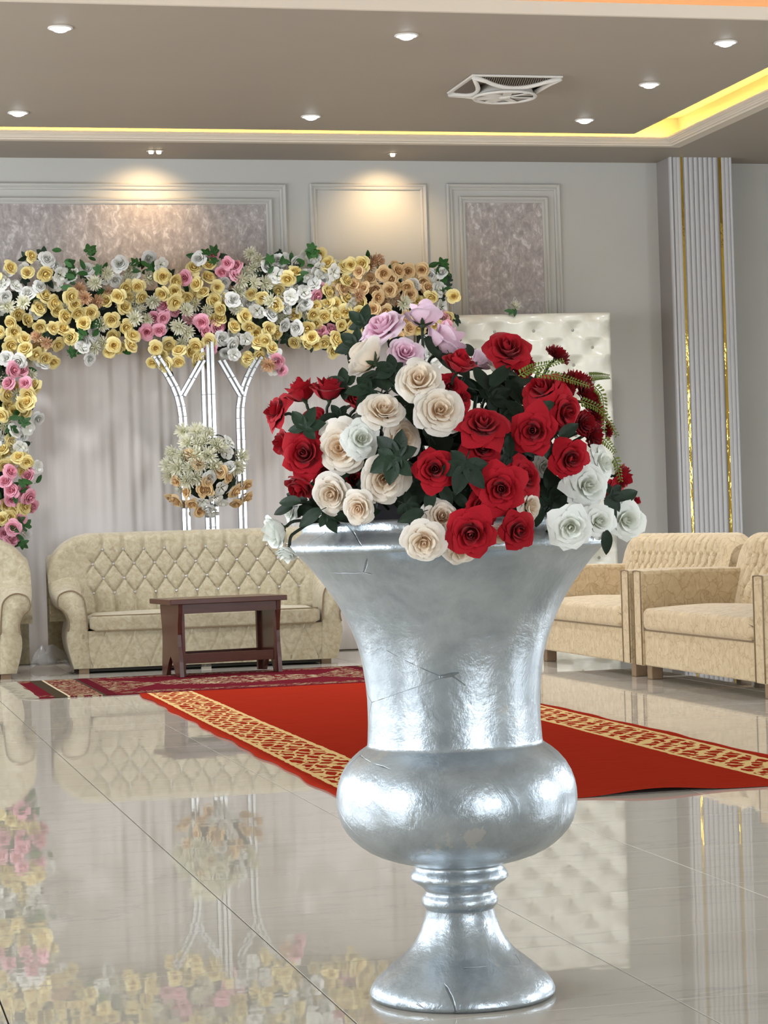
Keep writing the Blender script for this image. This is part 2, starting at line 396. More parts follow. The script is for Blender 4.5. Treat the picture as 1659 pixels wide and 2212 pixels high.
# wall panel mouldings with wallpaper
FPROF = [(0, .0), (0, .020), (.010, .030), (.022, .024), (.028, .014), (.040, .020), (.050, .014), (.054, 0)]
def panel_frame(n, x0, x1, z0, z1):
    rings = []
    for sx, sz, x, z in ((1, 1, x0, z0), (1, -1, x0, z1), (-1, -1, x1, z1), (-1, 1, x1, z0), (1, 1, x0, z0)):
        rings.append([(x + sx*o, RY1 - p, z + sz*o) for o, p in FPROF])
    return struct(MB().loft(rings, caps=False).build('trim_%d' % n, TRIM))
f1 = panel_frame(3, -1.7, 3.68, .95, 3.716); f1b = panel_frame(4, -1.58, 3.564, 1.07, 3.603)
f2 = panel_frame(5, 3.873, 4.839, .95, 3.724)
f3 = panel_frame(6, 5.007, 5.975, .95, 3.728); f3b = panel_frame(7, 5.112, 5.868, 1.07, 3.624)
def paper(par, x0, x1, z0, z1): MB().box(x0, x1, RY1-.006, RY1+.01, z0, z1).build('wallpaper_panel', PAPER, par)
paper(f1b, -1.54, 3.524, 1.11, 3.563); paper(f3b, 5.152, 5.828, 1.11, 3.584)

# fluted pillar with gold strips
TAUPE = m_paint('taupe_panel', (.33, .305, .29))
FLUTE = plain('flute_white', (.56, .56, .575), .65, spec=.2)
px0 = 6.822
pil = struct(MB().box(px0+.006, px0+.546, 17.53, RY1, 0, SZ).build('wall_pillar', TAUPE))
MB().box(px0+.004, px0+.55, 17.512, 17.53, 0, SZ).build('backing_board', plain('flute_gap_grey', (.46, .46, .47), .7), pil)
def flute_mesh(wd, dp):
    n = 8; pts = [(-wd/2, 0)] + [(-wd/2*math.cos(PI*i/n), -.004 - dp*math.sin(PI*i/n)) for i in range(n+1)] + [(wd/2, 0)]
    return MB().loft([[(x, y, 0) for x, y in pts], [(x, y, SZ) for x, y in pts]]).mesh('flute', FLUTE)
fm = flute_mesh(.036, .011); fe = flute_mesh(.024, .02)
for x in [.052, .085] + [.151 + .0424*i for i in range(7)] + [.474, .508]: put('flute', fm, pil, (px0+x, 17.512, 0))
for x in (.016, .538): put('edge_bead', fe, pil, (px0+x, 17.512, 0))
for x in (.109, .446): MB().box(px0+x-.0115, px0+x+.0115, 17.502, 17.512, 0, SZ).build('gold_strip', GOLD, pil)

# ---------------------------------------------------------------- ceiling fittings
ring_m = MB().lathe([(.072, 0), (.074, -.006), (.066, -.010), (.058, -.006), (.055, .0), (.052, .02)], 32).mesh('trim_ring', WHITEP, True)
lens_m = MB().lathe([(.0005, -.030), (.018, -.0285), (.036, -.022), (.048, -.011), (.053, -.001), (.053, .004)], 28).mesh('lens', LAMPW, True)
spotdat = bpy.data.lights.new('downlight_beam', 'SPOT'); spotdat.energy = 130; spotdat.spot_size = math.radians(120); spotdat.spot_blend = .8; spotdat.color = (.95, .97, 1); spotdat.shadow_soft_size = .10
DL = [(1.436, 13.27, "ceiling downlight at the far left, in the row nearest the viewer"), (3.515, 13.27, "ceiling downlight in the middle of the row nearest the viewer"),
      (5.575, 13.27, "ceiling downlight at the far right, nearest the viewer"), (5.577, 14.62, "ceiling downlight on the right, between the nearest and the farthest one"),
      (1.42, 15.98, "ceiling downlight at the far left just above the cove moulding"), (3.505, 15.98, "ceiling downlight above the middle of the cove moulding"),
      (5.577, 15.98, "ceiling downlight just before the lit right cove corner")]
for x, y, lab in DL:
    t = thing('downlight', lab, 'downlight', (x, y, CZ), 0, 'recessed downlights in the dropped ceiling')
    put('trim_ring', ring_m, t); put('lens', lens_m, t)
    l = bpy.data.objects.new('beam', spotdat); COL.objects.link(l); l.parent = t; l.location = (0, 0, -.05)
def wall_spot(x, y, heads, lab, tx, tz):
    t = thing('wall_spotlight', lab, 'spotlight', (x, y, SZ), 0, 'warm spotlights washing the panelled wall')
    MB().box(-.035-.03*(heads-1), .035+.03*(heads-1), -.035, .035, -.006, -.0005).build('bezel', CHROME, t, bevel=.003)
    for hx in ([0] if heads == 1 else [-.03, .03]):
        ob = put('lamp_head', MB().lathe([(.0005, -.022), (.015, -.022), (.019, -.014), (.019, .0)], 20).mesh('lamp_head', LAMPY, True), t, (hx, 0, -.004))
    ld = bpy.data.lights.new('spot_beam', 'SPOT'); ld.energy = 25; ld.spot_size = math.radians(118); ld.spot_blend = 1.0; ld.color = (1, .68, .36); ld.shadow_soft_size = .03
    l = bpy.data.objects.new('beam', ld); COL.objects.link(l); l.parent = t; l.location = (0, 0, -.04)
    l.rotation_euler = Vector((tx-x, RY1-y, tz-SZ+.04)).to_track_quat('-Z', 'Y').to_euler()
wall_spot(2.58, 17.40, 2, "twin ceiling spotlight over the wide wallpaper panel", 2.52, 3.25)
wall_spot(4.474, 17.43, 1, "single ceiling spotlight over the plain middle wall panel", 4.45, 3.25)

# cassette ceiling fan
fan = thing('ceiling_fan', "square white cassette fan with round grille in the dropped ceiling", 'fan', (4.565, 14.70, CZ))
hs = .315
MB().box(-hs, hs, -hs, hs, -.014, -.0005).build('face_plate', WHITEP, fan, bevel=.005)
# four louvre openings with slats, curved ribs between them
for q in range(4):
    rz = Matrix.Rotation(q*PI/2, 4, 'Z')
    m = MB(); n = 14; R0 = .30
    arc = [(-.24 + .48*i/n, -.285 + .085*math.sin(PI*i/n)**.8) for i in range(n+1)]
    zc = lambda x, y: -.016 - .042*max(0, min(1, (y+.285)/.085))
    m.add([(x, -.287, -.0155) for x, y in arc] + [(x, y, zc(x, y)) for x, y in arc], [(i, i+1, n+2+i, n+1+i) for i in range(n)])
    o = m.build('louvre_recess', DARKR, fan); o.rotation_euler = (0, 0, q*PI/2)
    sl = MB()
    for i in range(1, 30):
        x = -.23 + .46*i/30; yt = -.285 + .085*math.sin(PI*(x+.24)/.48)**.8
        sl.loft([[(x-.0025, -.288, -.017), (x+.0025, -.288, -.017), (x+.0025, -.288, -.022), (x-.0025, -.288, -.022)],
                 [(x-.0025, yt, zc(x, yt)-.002), (x+.0025, yt, zc(x, yt)-.002), (x+.0025, yt, zc(x, yt)-.007), (x-.0025, yt, zc(x, yt)-.007)]])
    o = sl.build('louvre_slats', plain('louvre_brown', (.20, .165, .13), .6), fan); o.rotation_euler = (0, 0, q*PI/2)
    fr = MB().tube([(x, y, zc(x, y)-.006) for x, y in [(-.30, -.30)] + arc[1:-1] + [(.30, -.30)]], .016, 8)
    o = fr.build('curved_rib', WHITEP, fan, True); o.rotation_euler = (0, 0, q*PI/2)
MB().lathe([(.0005, -.085), (.19, -.085), (.20, -.075), (.19, -.05), (.17, -.014)], 40).build('hub_body', GREYP, fan, True)
MB().lathe([(.198, -.082), (.214, -.082), (.220, -.092), (.214, -.100), (.200, -.098), (.196, -.088)], 48).build('grille_ring', WHITEP, fan, True)
for q in range(7):
    a = q*2*PI/7; o = MB().box(.04, .195, -.03, .03, -.0935, -.089).build('grille_vane', WHITEP, fan); o.rotation_euler = (.12, 0, a)
MB().lathe([(.0005, -.104), (.03, -.102), (.042, -.092), (.042, -.086)], 24).build('hub_cap', WHITEP, fan, True)

# ================================================================== furniture
def smoothstep(a, b, x):
    t = max(0, min(1, (x-a)/(b-a))); return t*t*(3-2*t)
# ---- tufted roll-arm sofa (local: x width, y depth from the front, z up)
SW = 2.16
ARM = [(.149,.036),(.117,.152),(.104,.233),(.107,.282),(.12,.346),(.113,.395),(.087,.443),(.055,.469),(.045,.515),(.061,.56),(.11,.583),(.159,.583),(.207,.555),(.233,.515),(.243,.443),(.249,.346),(.252,.275),(.262,.036)]
def dense(pts, k=3):
    out = []
    n = len(pts)
    for i in range(n-1):
        p0, p1, p2, p3 = pts[max(i-1,0)], pts[i], pts[i+1], pts[min(i+2,n-1)]
        for j in range(k):
            t = j/k; out.append(tuple(.5*((2*p1[a]) + (-p0[a]+p2[a])*t + (2*p0[a]-5*p1[a]+4*p2[a]-p3[a])*t*t + (-p0[a]+3*p1[a]-3*p2[a]+p3[a])*t**3) for a in (0, 1)))
    out.append(pts[-1]); return out
ARMD = dense(ARM)
def arm_mesh(side):
    secs = []
    for y in (-.004, 0, .012, .03, .15, .3, .42, .54, .66, .78, .86):
        sec = []; q = y/.86
        ins = {-.004: .016, 0: .007, .012: .001}.get(y, 0)
        for x, z in ARMD:
            xx = x + (.155 - x)*ins*3; zz = z + (.40 - z)*ins
            if z > .40:
                f = min(1, (z-.40)/.15)
                xx -= .050*f*smoothstep(.0, .5, q)*max(0, min(1, (.2-x)/.12))
                zz += .26*f*smoothstep(.30, .95, q)
            sec.append((-SW/2 + xx if side < 0 else SW/2 - xx, y, zz))
        secs.append(sec if side > 0 else sec[::-1])
    return MB().loft(secs)
# button lattice
BSX, BDZ, BZ0 = .150, .104, .548
def tuft(x, z, zlo, zhi, rows):
    """0 in the creases, 1 on the pillows"""
    u = x/BSX; wz = (z - zlo)/(2*BDZ)
    if z < zlo: d = abs(math.sin(PI*u)); return min(1, d/.55)**.7 * .9
    if z > zhi:
        sh = .5*((rows-1) % 2); d = abs(math.sin(PI*(u-sh))); return min(1, d/.55)**.7 * .9
    a = abs(math.sin(PI*(u + wz))); b = abs(math.sin(PI*(u - wz)))
    return .62*(min(1, a/.22)*min(1, b/.22))**.7 + .38*(a*b)**.6
def ztop(x):
    a = abs(x)
    return .985 if a < .74 else .985 - .30*(1 - math.sqrt(max(0, 1 - ((a-.74)/.345)**2)))
def back_mesh():
    nu, nv = 280, 96; X0, X1 = -1.075, 1.075; rows = 4; zlo = BZ0; zhi = BZ0 + 3*BDZ
    mb = MB()
    def fn(u, v):
        x = X0 + (X1-X0)*u; zt = ztop(x)
        if v < .72:
            t = v/.72; z = .36 + (zt-.075-.36)*t; y = .50 + .11*(z-.36)/.55
            # arms wrap: the back curves forward at its ends
            y -= .10*smoothstep(.72, 1.06, abs(x))*(1 - .3*t)
            zn = .36 + (.985-.075-.36)*t if abs(x) > .74 else z
            k = 1 - smoothstep(.74, .84, abs(x))
            kz = smoothstep(.36, .42, z)
            y -= .030*tuft(x + .0*z, z, zlo, zhi, rows)*k*kz + .03*(1-k)*kz
            return (x, y, z)
        if v < .86:
            t = (v-.72)/.14; z0 = zt-.075; yf = .50 + .11*(z0-.36)/.55 - .10*smoothstep(.72, 1.06, abs(x))*.7
            k = 1 - smoothstep(.74, .84, abs(x)); d = abs(math.sin(PI*(x/BSX - .5))); cr = min(1, d/.5)**.7*.9
            yf -= .030*cr*k*(1-t) + .03*(1-k)*(1-t)
            yb = .86; c = (yf+yb)/2; rad = (yb-yf)/2
            return (x, c - rad*math.cos(PI*t), z0 + (.075 - .006*(1-cr)*k*(1-t))*math.sin(PI*t)**.8)
        t = (v-.86)/.14; return (x, .86, (zt-.075)*(1-t) + .05*t)
    mb.grid(fn, nu, nv); return mb
def cushion(mb, x0, x1, y0, y1, z0, z1, rad=.03, bulge=.02, n=26):
    secs = []
    for i in range(n+1):
        t = i/n; 
        e = 1 - (abs(2*t-1))**14; x = x0 + (x1-x0)*t; sc = .0 if e < .0 else e
        ins = rad*(1 - math.sqrt(max(0, 1 - max(0, 1-min(t, 1-t)*(x1-x0)/rad)**2)))
        bl = bulge*math.sin(PI*t)**.5; sec = []
        ya, yb, za, zb = y0+ins, y1-ins, z0+ins, z1-ins
        for cxx, czz, a0 in ((yb-rad, zb-rad, 0), (ya+rad, zb-rad, PI/2), (ya+rad, za+rad, PI), (yb-rad, za+rad, 1.5*PI)):
            for q in range(6):
                a = a0 + PI/2*q/5; sec.append((x, cxx+rad*math.cos(a), czz+rad*math.sin(a)))
            if a0 == 0:
                for q in range(1, 6):
                    s2 = q/6; sec.append((x, (yb-rad)+(ya-yb+2*rad)*s2, zb + bl*math.sin(PI*s2)))
        secs.append(sec[::-1])
    mb.loft(secs); return mb
btn_m = MB().lathe([(.0005, .009), (.008, .007), (.011, .001), (.010, -.004)], 12).mesh('button', CRYSTAL, False)
def make_sofa():
    t = thing('tufted_sofa', '', 'sofa')
    base = MB()
    def bf(u, v):
        x = -.83 + 1.66*u; z = .036 + .262*v; y = .012 - .012*math.sin(PI*v)
        ph = (x/.2) % 1.0; tri = abs(2*ph-1)            # zigzag seam
        dd = abs((1-v) - (.08 + .84*tri)); y += .010*math.exp(-(dd/.055)**2)
        return (x, y, z)
    base.grid(bf, 220, 14); base.box(-.85, .85, .014, .84, .04, .29)
    base.build('base', SOFA, t, True)
    MB().box(-.84, .84, .06, .80, .012, .0399).build('underside_shade', DARKR, t)  # dark slab standing in for the black shadow under the base
    for s in (-1, 1):
        a = arm_mesh(s).build('arm', SOFA, t, True)
        out = [((-SW/2+x) if s < 0 else (SW/2-x), -.006, z) for x, z in ARMD if z > .30]
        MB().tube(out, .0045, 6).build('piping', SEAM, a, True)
    b = back_mesh().build('backrest', SOFA, t, True)
    for r in range(4):
        z = BZ0 + r*BDZ
        for i in range(-5, 6):
            x = (i + .5*(r % 2))*BSX
            if abs(x) > .76: continue
            put('button', btn_m, b, (x, .50 + .11*(z-.36)/.55 - .010, z), Matrix.Rotation(PI/2+.12, 3, 'X'))
    c = cushion(MB(), -.815, .815, -.02, .56, .292, .408, .022, .018).build('seat_cushion', SOFA, t, True)
    pp = MB()
    for z, y in ((.404, -.014), (.297, -.016)): pp.tube([(-.80, y, z), (0, y, z), (.80, y, z)], .0035, 6)
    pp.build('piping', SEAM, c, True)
    for x in (-.86, .86):
        for y in (.05, .76): MB().box(x-.035, x+.035, y, y+.07, .0, .045).build('foot', FOOTW, t)
    MB().box(-.035, .035, .06, .10, .0, .042).build('foot', plain('pale_block', (.55, .50, .40), .7), t)
    return t
sofa = make_sofa(); sofa['label'] = "cream tufted three-seat sofa with rolled arms behind the dark wooden table"; sofa['group'] = 'tufted sofas in front of the drape'
sofa.location = (2.62, 15.915, 0); sofa.rotation_euler = (0, 0, math.radians(-3.3))
s2 = copy_tree(sofa); s2['label'] = "cream tufted sofa cut off by the left picture edge"
s2.location = (.345, 15.80, 0); s2.rotation_euler = (0, 0, math.radians(-1.5))

# ---- boxy settees along the right (local x along the seat, front at y = 0)
def make_settee():
    L = 1.97; t = thing('settee', '', 'settee')
    AW = .135
    # upholstered seat base
    MB().box(-L/2+AW-.01, L/2-AW+.01, .015, .80, .085, .30).build('seat_base', SETTEE, t, bevel=.012, seg=3)
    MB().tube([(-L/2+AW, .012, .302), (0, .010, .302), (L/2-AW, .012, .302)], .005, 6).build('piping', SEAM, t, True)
    cushion(MB(), -L/2+AW-.005, L/2-AW+.005, -.012, .66, .302, .432, .035, .035).build('seat_cushion', SETTEE, t, True)
    for s in (-1, 1):
        x0, x1 = (-L/2, -L/2+AW) if s < 0 else (L/2-AW, L/2)
        m = MB(); secs = []
        for y in (0, .02, .3, .6, .8):
            zt = .655 + .004*math.sin(y*6)
            xi0, xi1 = x0, x1
            sec = [(xi0, y, .085), (xi1, y, .085), (xi1, y, zt-.02), (xi1-.008, y, zt+.002), ((xi0+xi1)/2, y, zt+.004), (xi0+.008, y, zt+.002), (xi0, y, zt-.02)]
            secs.append([(p, q if q > 0 else q, r) for p, q, r in sec])
        a = m.loft(secs[::-1]).build('arm', SETTEE, t, bevel=.008, seg=3)
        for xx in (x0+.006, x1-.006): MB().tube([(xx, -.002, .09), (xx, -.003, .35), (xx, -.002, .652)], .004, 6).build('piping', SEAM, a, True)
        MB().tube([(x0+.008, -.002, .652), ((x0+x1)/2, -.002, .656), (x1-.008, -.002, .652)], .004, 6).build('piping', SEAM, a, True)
    # pleated backrest
    def fn(u, v):
        x = -L/2+.02 + (L-.04)*u; ex = (abs(x)-(L/2-.16))/.14; zt = .865 - (.07*max(0, ex)**2 if ex > 0 else 0)
        cr = abs(math.sin(PI*x/.115)); ed = 1 - smoothstep(L/2-.26, L/2-.16, abs(x))
        if v < .62:
            q = v/.62; z = .38 + (zt-.09-.38)*q; y = .62 + .10*q
            d = abs(math.sin(PI*(x/.115 + (z-.60)/.19)))*abs(math.sin(PI*(x/.115 - (z-.60)/.19)))
            pl = min(1, cr/.5)**.6 if z > .74 else min(1, d/.35)**.5
            y -= .045*pl*ed*smoothstep(.38, .5, z) + .04*(1-ed)
            if z > .80: y += .0
            return (x, y, z)
        if v < .84:
            q = (v-.62)/.22; z0 = zt-.09; yf = .72 - .045*(min(1, cr/.5)**.6*ed*(1-q)) - .04*(1-ed)*(1-q); yb = .86
            c = (yf+yb)/2; r = (yb-yf)/2
            return (x, c - r*math.cos(PI*q), z0 + (.09 - .008*(1-cr)*ed*(1-q))*math.sin(PI*q)**.85)
        q = (v-.84)/.16; return (x, .86, (zt-.09)*(1-q) + .10*q)
    mb = MB().grid(fn, 220, 60)
    for e in (0, 1):
        ring = [fn(e, j/60) for j in range(61)]; mb.add(ring, [tuple(range(61)) if e else tuple(reversed(range(61)))])
    b = mb.build('backrest', SETTEE, t, True)
    for i in range(-6, 7):
        put('button', btn_m, b, (i*.115, .665, .60 if i % 2 == 0 else .695), Matrix.Rotation(PI/2, 3, 'X'), .8)
    for x in (-L/2+.10, L/2-.10):
        for y in (.05, .74): MB().box(x-.038, x+.038, y, y+.075, 0, .088).build('leg', FOOTW, t, bevel=.006)
    return t
se = make_settee(); se['label'] = "beige boxy settee nearest the urn, its near arm against the next settee"; se['group'] = 'boxy settees on the right'
se.location = (4.79, 14.165, 0); se.rotation_euler = (0, 0, -PI/2)
se2 = copy_tree(se); se2['label'] = "beige boxy settee cut off by the right picture edge"
se2.location = (4.78, 12.09, 0)

# ---- dark wooden trestle table
tb = thing('coffee_table', "dark mahogany trestle side table with a low stretcher in front of the sofa", 'table', (2.61, 15.25, .0105), math.radians(9))
MB().box(-.425, .40, -.235, .235, .482, .517).build('table_top', MAHOG, tb, bevel=.004)
MB().box(-.34, .34, -.195, -.170, .418, .482).build('apron', MAHOG, tb)
MB().box(-.34, .34, .170, .195, .418, .482).build('apron', MAHOG, tb)
def plank():
    half = [(.205, .482), (.198, .42), (.178, .34), (.170, .28), (.174, .20), (.190, .10), (.200, .0), (.105, .0), (.085, .03), (.06, .07), (.03, .105), (0, .13)]
    pts = half + [(-x, z) for x, z in half[-2::-1]]
    return pts
for x in (-.36, .335):
    m = MB().prism(plank(), .028, 'x', x); m.build('end_panel', MAHOG, tb)
    for s in (-1, 1): MB().box(x+(.028 if x < 0 else -.02), x+(.048 if x < 0 else 0), s*.165-.015, s*.165+.015, .0, .482).build('leg_batten', MAHOG, tb)
MB().box(-.332, .335, -.170, -.145, .085, .150).build('stretcher', MAHOG, tb, bevel=.003)
MB().box(-.332, .335, .145, .170, .085, .150).build('stretcher', MAHOG, tb, bevel=.003)

# ---- carpets
def m_redcarpet():
    t = NT('red_runner_print'); s = t.sep(t.obj()); x, y = s[0], s[1]; o = t.obj()
    ax = t.math('ABSOLUTE', x)                         # half width .94
    e = t.math('SUBTRACT', .94, ax)                    # distance from the long edge
    e = t.math('ADD', e, t.math('MULTIPLY', t.math('SUBTRACT', t.noise(o, 9, 2), .5), .02))
    def band(v, lo, hi): return t.math('MULTIPLY', t.math('GREATER_THAN', v, lo), t.math('LESS_THAN', v, hi))
    inb = band(e, .045, .32)
    rails = t.math('MAXIMUM', band(e, .045, .068), band(e, .295, .32))
    # slanting leaf strokes inside the border
    wv = t.math('ADD', t.math('MULTIPLY', y, 6.5), t.math('MULTIPLY', e, 9.0))
    wv = t.math('ADD', wv, t.math('MULTIPLY', t.noise(o, 9, 2), 1.5))
    st = t.math('LESS_THAN', t.math('FRACT', wv), .36)
    wv2 = t.math('ADD', t.math('MULTIPLY', y, 4.4), t.math('MULTIPLY', e, -14.0)); wv2 = t.math('ADD', wv2, t.math('MULTIPLY', t.noise(o, 8, 2), 1.5))
    st2 = t.math('LESS_THAN', t.math('FRACT', wv2), .20)
    pat = t.math('MAXIMUM', t.math('MULTIPLY', t.math('MAXIMUM', st, st2), inb), rails)
    n = t.noise(t.mapping(o, (1.2, 7, 1)), 4, 4); red = t.mix(n, (.26, .020, .010), (.36, .030, .014))
    gold = t.mix(n, (.62, .42, .17), (.74, .54, .26))
    t.col(t.mix(pat, red, gold)).p(rough=.95, spec=.1, sheen=0).p(spec=0.0); t.bump(t.noise(o, 160, 2), .3, .004); return t.m
def carpet_mesh(w2, y0, y1, zf, nx=60, ny=120, th=.008):
    mb = MB(); 
    wob = lambda y: .008*math.sin(y*5.1) + .006*math.sin(y*11.7+1)
    def fn(u, v):
        y = y0 + (y1-y0)*v; x = (-w2 + 2*w2*u) + (wob(y) if u in (0, 1) else 0)*(-1 if u == 0 else 1); return (x, y + .006*math.sin(x*9)*(1 if v in (0, 1) else 0), zf(x, y, u, v))
    mb.grid(fn, nx, ny); base = len(mb.v)
    # thickness: skirts down to the floor along the rim
    rim = [(i, 0) for i in range(nx+1)] + [(nx, j) for j in range(1, ny+1)] + [(i, ny) for i in range(nx-1, -1, -1)] + [(0, j) for j in range(ny-1, 0, -1)]
    idx = [j*(nx+1)+i for i, j in rim]; n = len(idx)
    for q in idx:
        p = mb.v[q]; mb.v.append((p[0], p[1], max(.0008, p[2]-th)))
    for q in range(n): mb.f.append((idx[(q+1) % n], idx[q], base+q, base+(q+1) % n))
    return mb
def zred(x, y, u, v):
    lift = .016*math.exp(-((y+3.02)/.16)**2)*max(0, math.sin(x*5.2+.9))**2
    return .009 + lift + .0012*math.sin(x*4+y*2)
cpt = carpet_mesh(.94, -3.02, 3.02, zred).build('red_carpet', m_redcarpet(), None, True)
cpt.location = (2.76, 10.70, 0); cpt.rotation_euler = (0, 0, math.radians(-.35))
tag(cpt, "long red carpet runner with yellow patterned side borders leading from the urn", 'carpet')
def m_rug():
    t = NT('maroon_rug_pattern'); o = t.obj(); s = t.sep(o); x, y = s[0], s[1]
    ex = t.math('SUBTRACT', 1.36, t.math('ABSOLUTE', x)); ey = t.math('SUBTRACT', .79, t.math('ABSOLUTE', y))
    def band(v, lo, hi): return t.math('MULTIPLY', t.math('GREATER_THAN', v, lo), t.math('LESS_THAN', v, hi))
    n = t.noise(o, 16, 4, .65, 1.5); orn = t.math('GREATER_THAN', n, .53); n2 = t.noise(o, 30, 3, .6, .8); orn2 = t.math('GREATER_THAN', n2, .52)
    mar = t.mix(t.noise(o, 40, 2), (.10, .011, .017), (.145, .016, .024)); beige = t.mix(n2, (.20, .15, .085), (.36, .29, .18)); dark = (.06, .045, .03)
    col = mar
    col = t.mix(t.math('MULTIPLY', band(ey, .02, .17), orn), col, beige)
    col = t.mix(t.math('MULTIPLY', band(ex, .09, .17), 1.0), col, dark)
    col = t.mix(t.math('MULTIPLY', band(ex, .17, .40), orn2), col, beige)
    col = t.mix(band(ex, .17, .185), col, (.55, .48, .32)); col = t.mix(band(ex, .38, .40), col, dark)
    col = t.mix(band(ex, .40, .47), col, (.09, .012, .018))
    col = t.mix(t.math('MULTIPLY', t.math('MULTIPLY', t.math('LESS_THAN', t.math('ADD', ex, t.math('MULTIPLY', ey, -.55)), .42), t.math('GREATER_THAN', ex, .47)), orn), col, beige)
    md = t.math('ADD', t.math('POWER', t.math('DIVIDE', x, .55), 2), t.math('POWER', t.math('DIVIDE', y, .33), 2))
    col = t.mix(t.math('MULTIPLY', t.math('LESS_THAN', md, 1.0), orn), col, (.38, .32, .20))
    t.col(col).p(rough=1.0, spec=0.0); t.bump(t.noise(o, 180, 2), .3, .004); return t.m
rug = thing('patterned_rug', "maroon patterned rug with fringed end under the wooden table", 'rug', (2.60, 14.585, 0), math.radians(.4))
carpet_mesh(1.36, -.79, .79, lambda x, y, u, v: .0085 + .0008*math.sin(x*7+y*3), 90, 40).build('pile', m_rug(), rug, True)
fr = MB()
rnd = random.Random(3)
for s in (-1, 1):
    for i in range(120):
        y = -.785 + 1.57*i/119; l = .04 + rnd.random()*.09; dy = rnd.uniform(-.05, .05)
        fr.tube([(s*1.355, y, .006), (s*(1.355+l*.5), y+dy*.4, .005), (s*(1.355+l), y+dy, .003)], [.0028, .0024, .0014], 4)
fo = fr.build('fringe', plain('fringe_cotton', (.30, .275, .21), .9), rug); fo['kind'] = 'stuff'

# ---- tufted headboard leaning by the wall
hb = thing('tufted_headboard', "tall white button-tufted headboard wrapped in clear plastic behind the urn", 'headboard', (5.40, 17.36, 0), math.radians(-6))
HW, HZ, CS, RS = .79, 2.62, .158, .14
def hfn(u, v):
    x = -HW + 2*HW*u; z = .02 + (HZ-.02)*v
    a = abs(math.sin(PI*(x/(2*CS) + (z-.1)/(2*RS))))*abs(math.sin(PI*(x/(2*CS) - (z-.1)/(2*RS))))
    bx_ = x/CS; bz = (z-.1)/RS; r = round(bz); cxx = round((bx_ - (r % 2))/2)*2 + (r % 2)
    dd = math.hypot((bx_-cxx)*CS, (bz-r)*RS)
    puff = .065*(1 - math.exp(-(dd/.062)**1.3)) + .003*min(1, a*2)
    ed = min(1, min(HW-abs(x), HZ-z, z)/.04); ed = math.sqrt(max(0, 1-(1-ed)**2))
    return (x, -.03 - puff*ed - .012*ed, z)
mb = MB().grid(hfn, 120, 190)
hp = mb.build('tufted_panel', HEADB, hb, True)
MB().box(-HW, HW, -.031, .02, .0, HZ).build('back_board', WOODB, hb)
hbtn = MB().lathe([(.0005, .008), (.012, .006), (.018, .0), (.014, -.006)], 12).mesh('button', plain('shaded_button_leather', (.30, .29, .25), .35), True)  # button colour darkened to put the dimples' shade into it
for r in range(1, 18):
    for c in range(-5, 6):
        if (c - r) % 2 == 0 and abs(c*CS) < HW-.05 and .1+r*RS < HZ-.06:
            put('button', hbtn, hp, (c*CS, -.046, .1+r*RS), Matrix.Rotation(PI/2, 3, 'X'))

# ---- pleated drape behind the flower arch
def dfn(u, v):
    x = -.9 + 5.5*u; z = .01 + 2.72*v
    y = .016*math.sin(x*23 + 1.9*math.sin(x*3.1)) + .007*math.sin(x*51+.7+.5*math.sin(z*.6)) + .012*math.sin(x*7.3 + z*.25) + .005*math.sin(x*83+math.sin(z))
    amp = .30 + .70*abs(math.sin(x*1.35+.9))**1.5
    return (x, 17.42 + y*amp, z)
dr = MB().grid(dfn, 620, 14)
dro = dr.build('backdrop_drape', DRAPE, None, True)
so = dro.modifiers.new('thickness', 'SOLIDIFY'); so.thickness = .003
tag(dro, "pale pleated backdrop drape hanging behind the sofas and flower arch", 'drape')

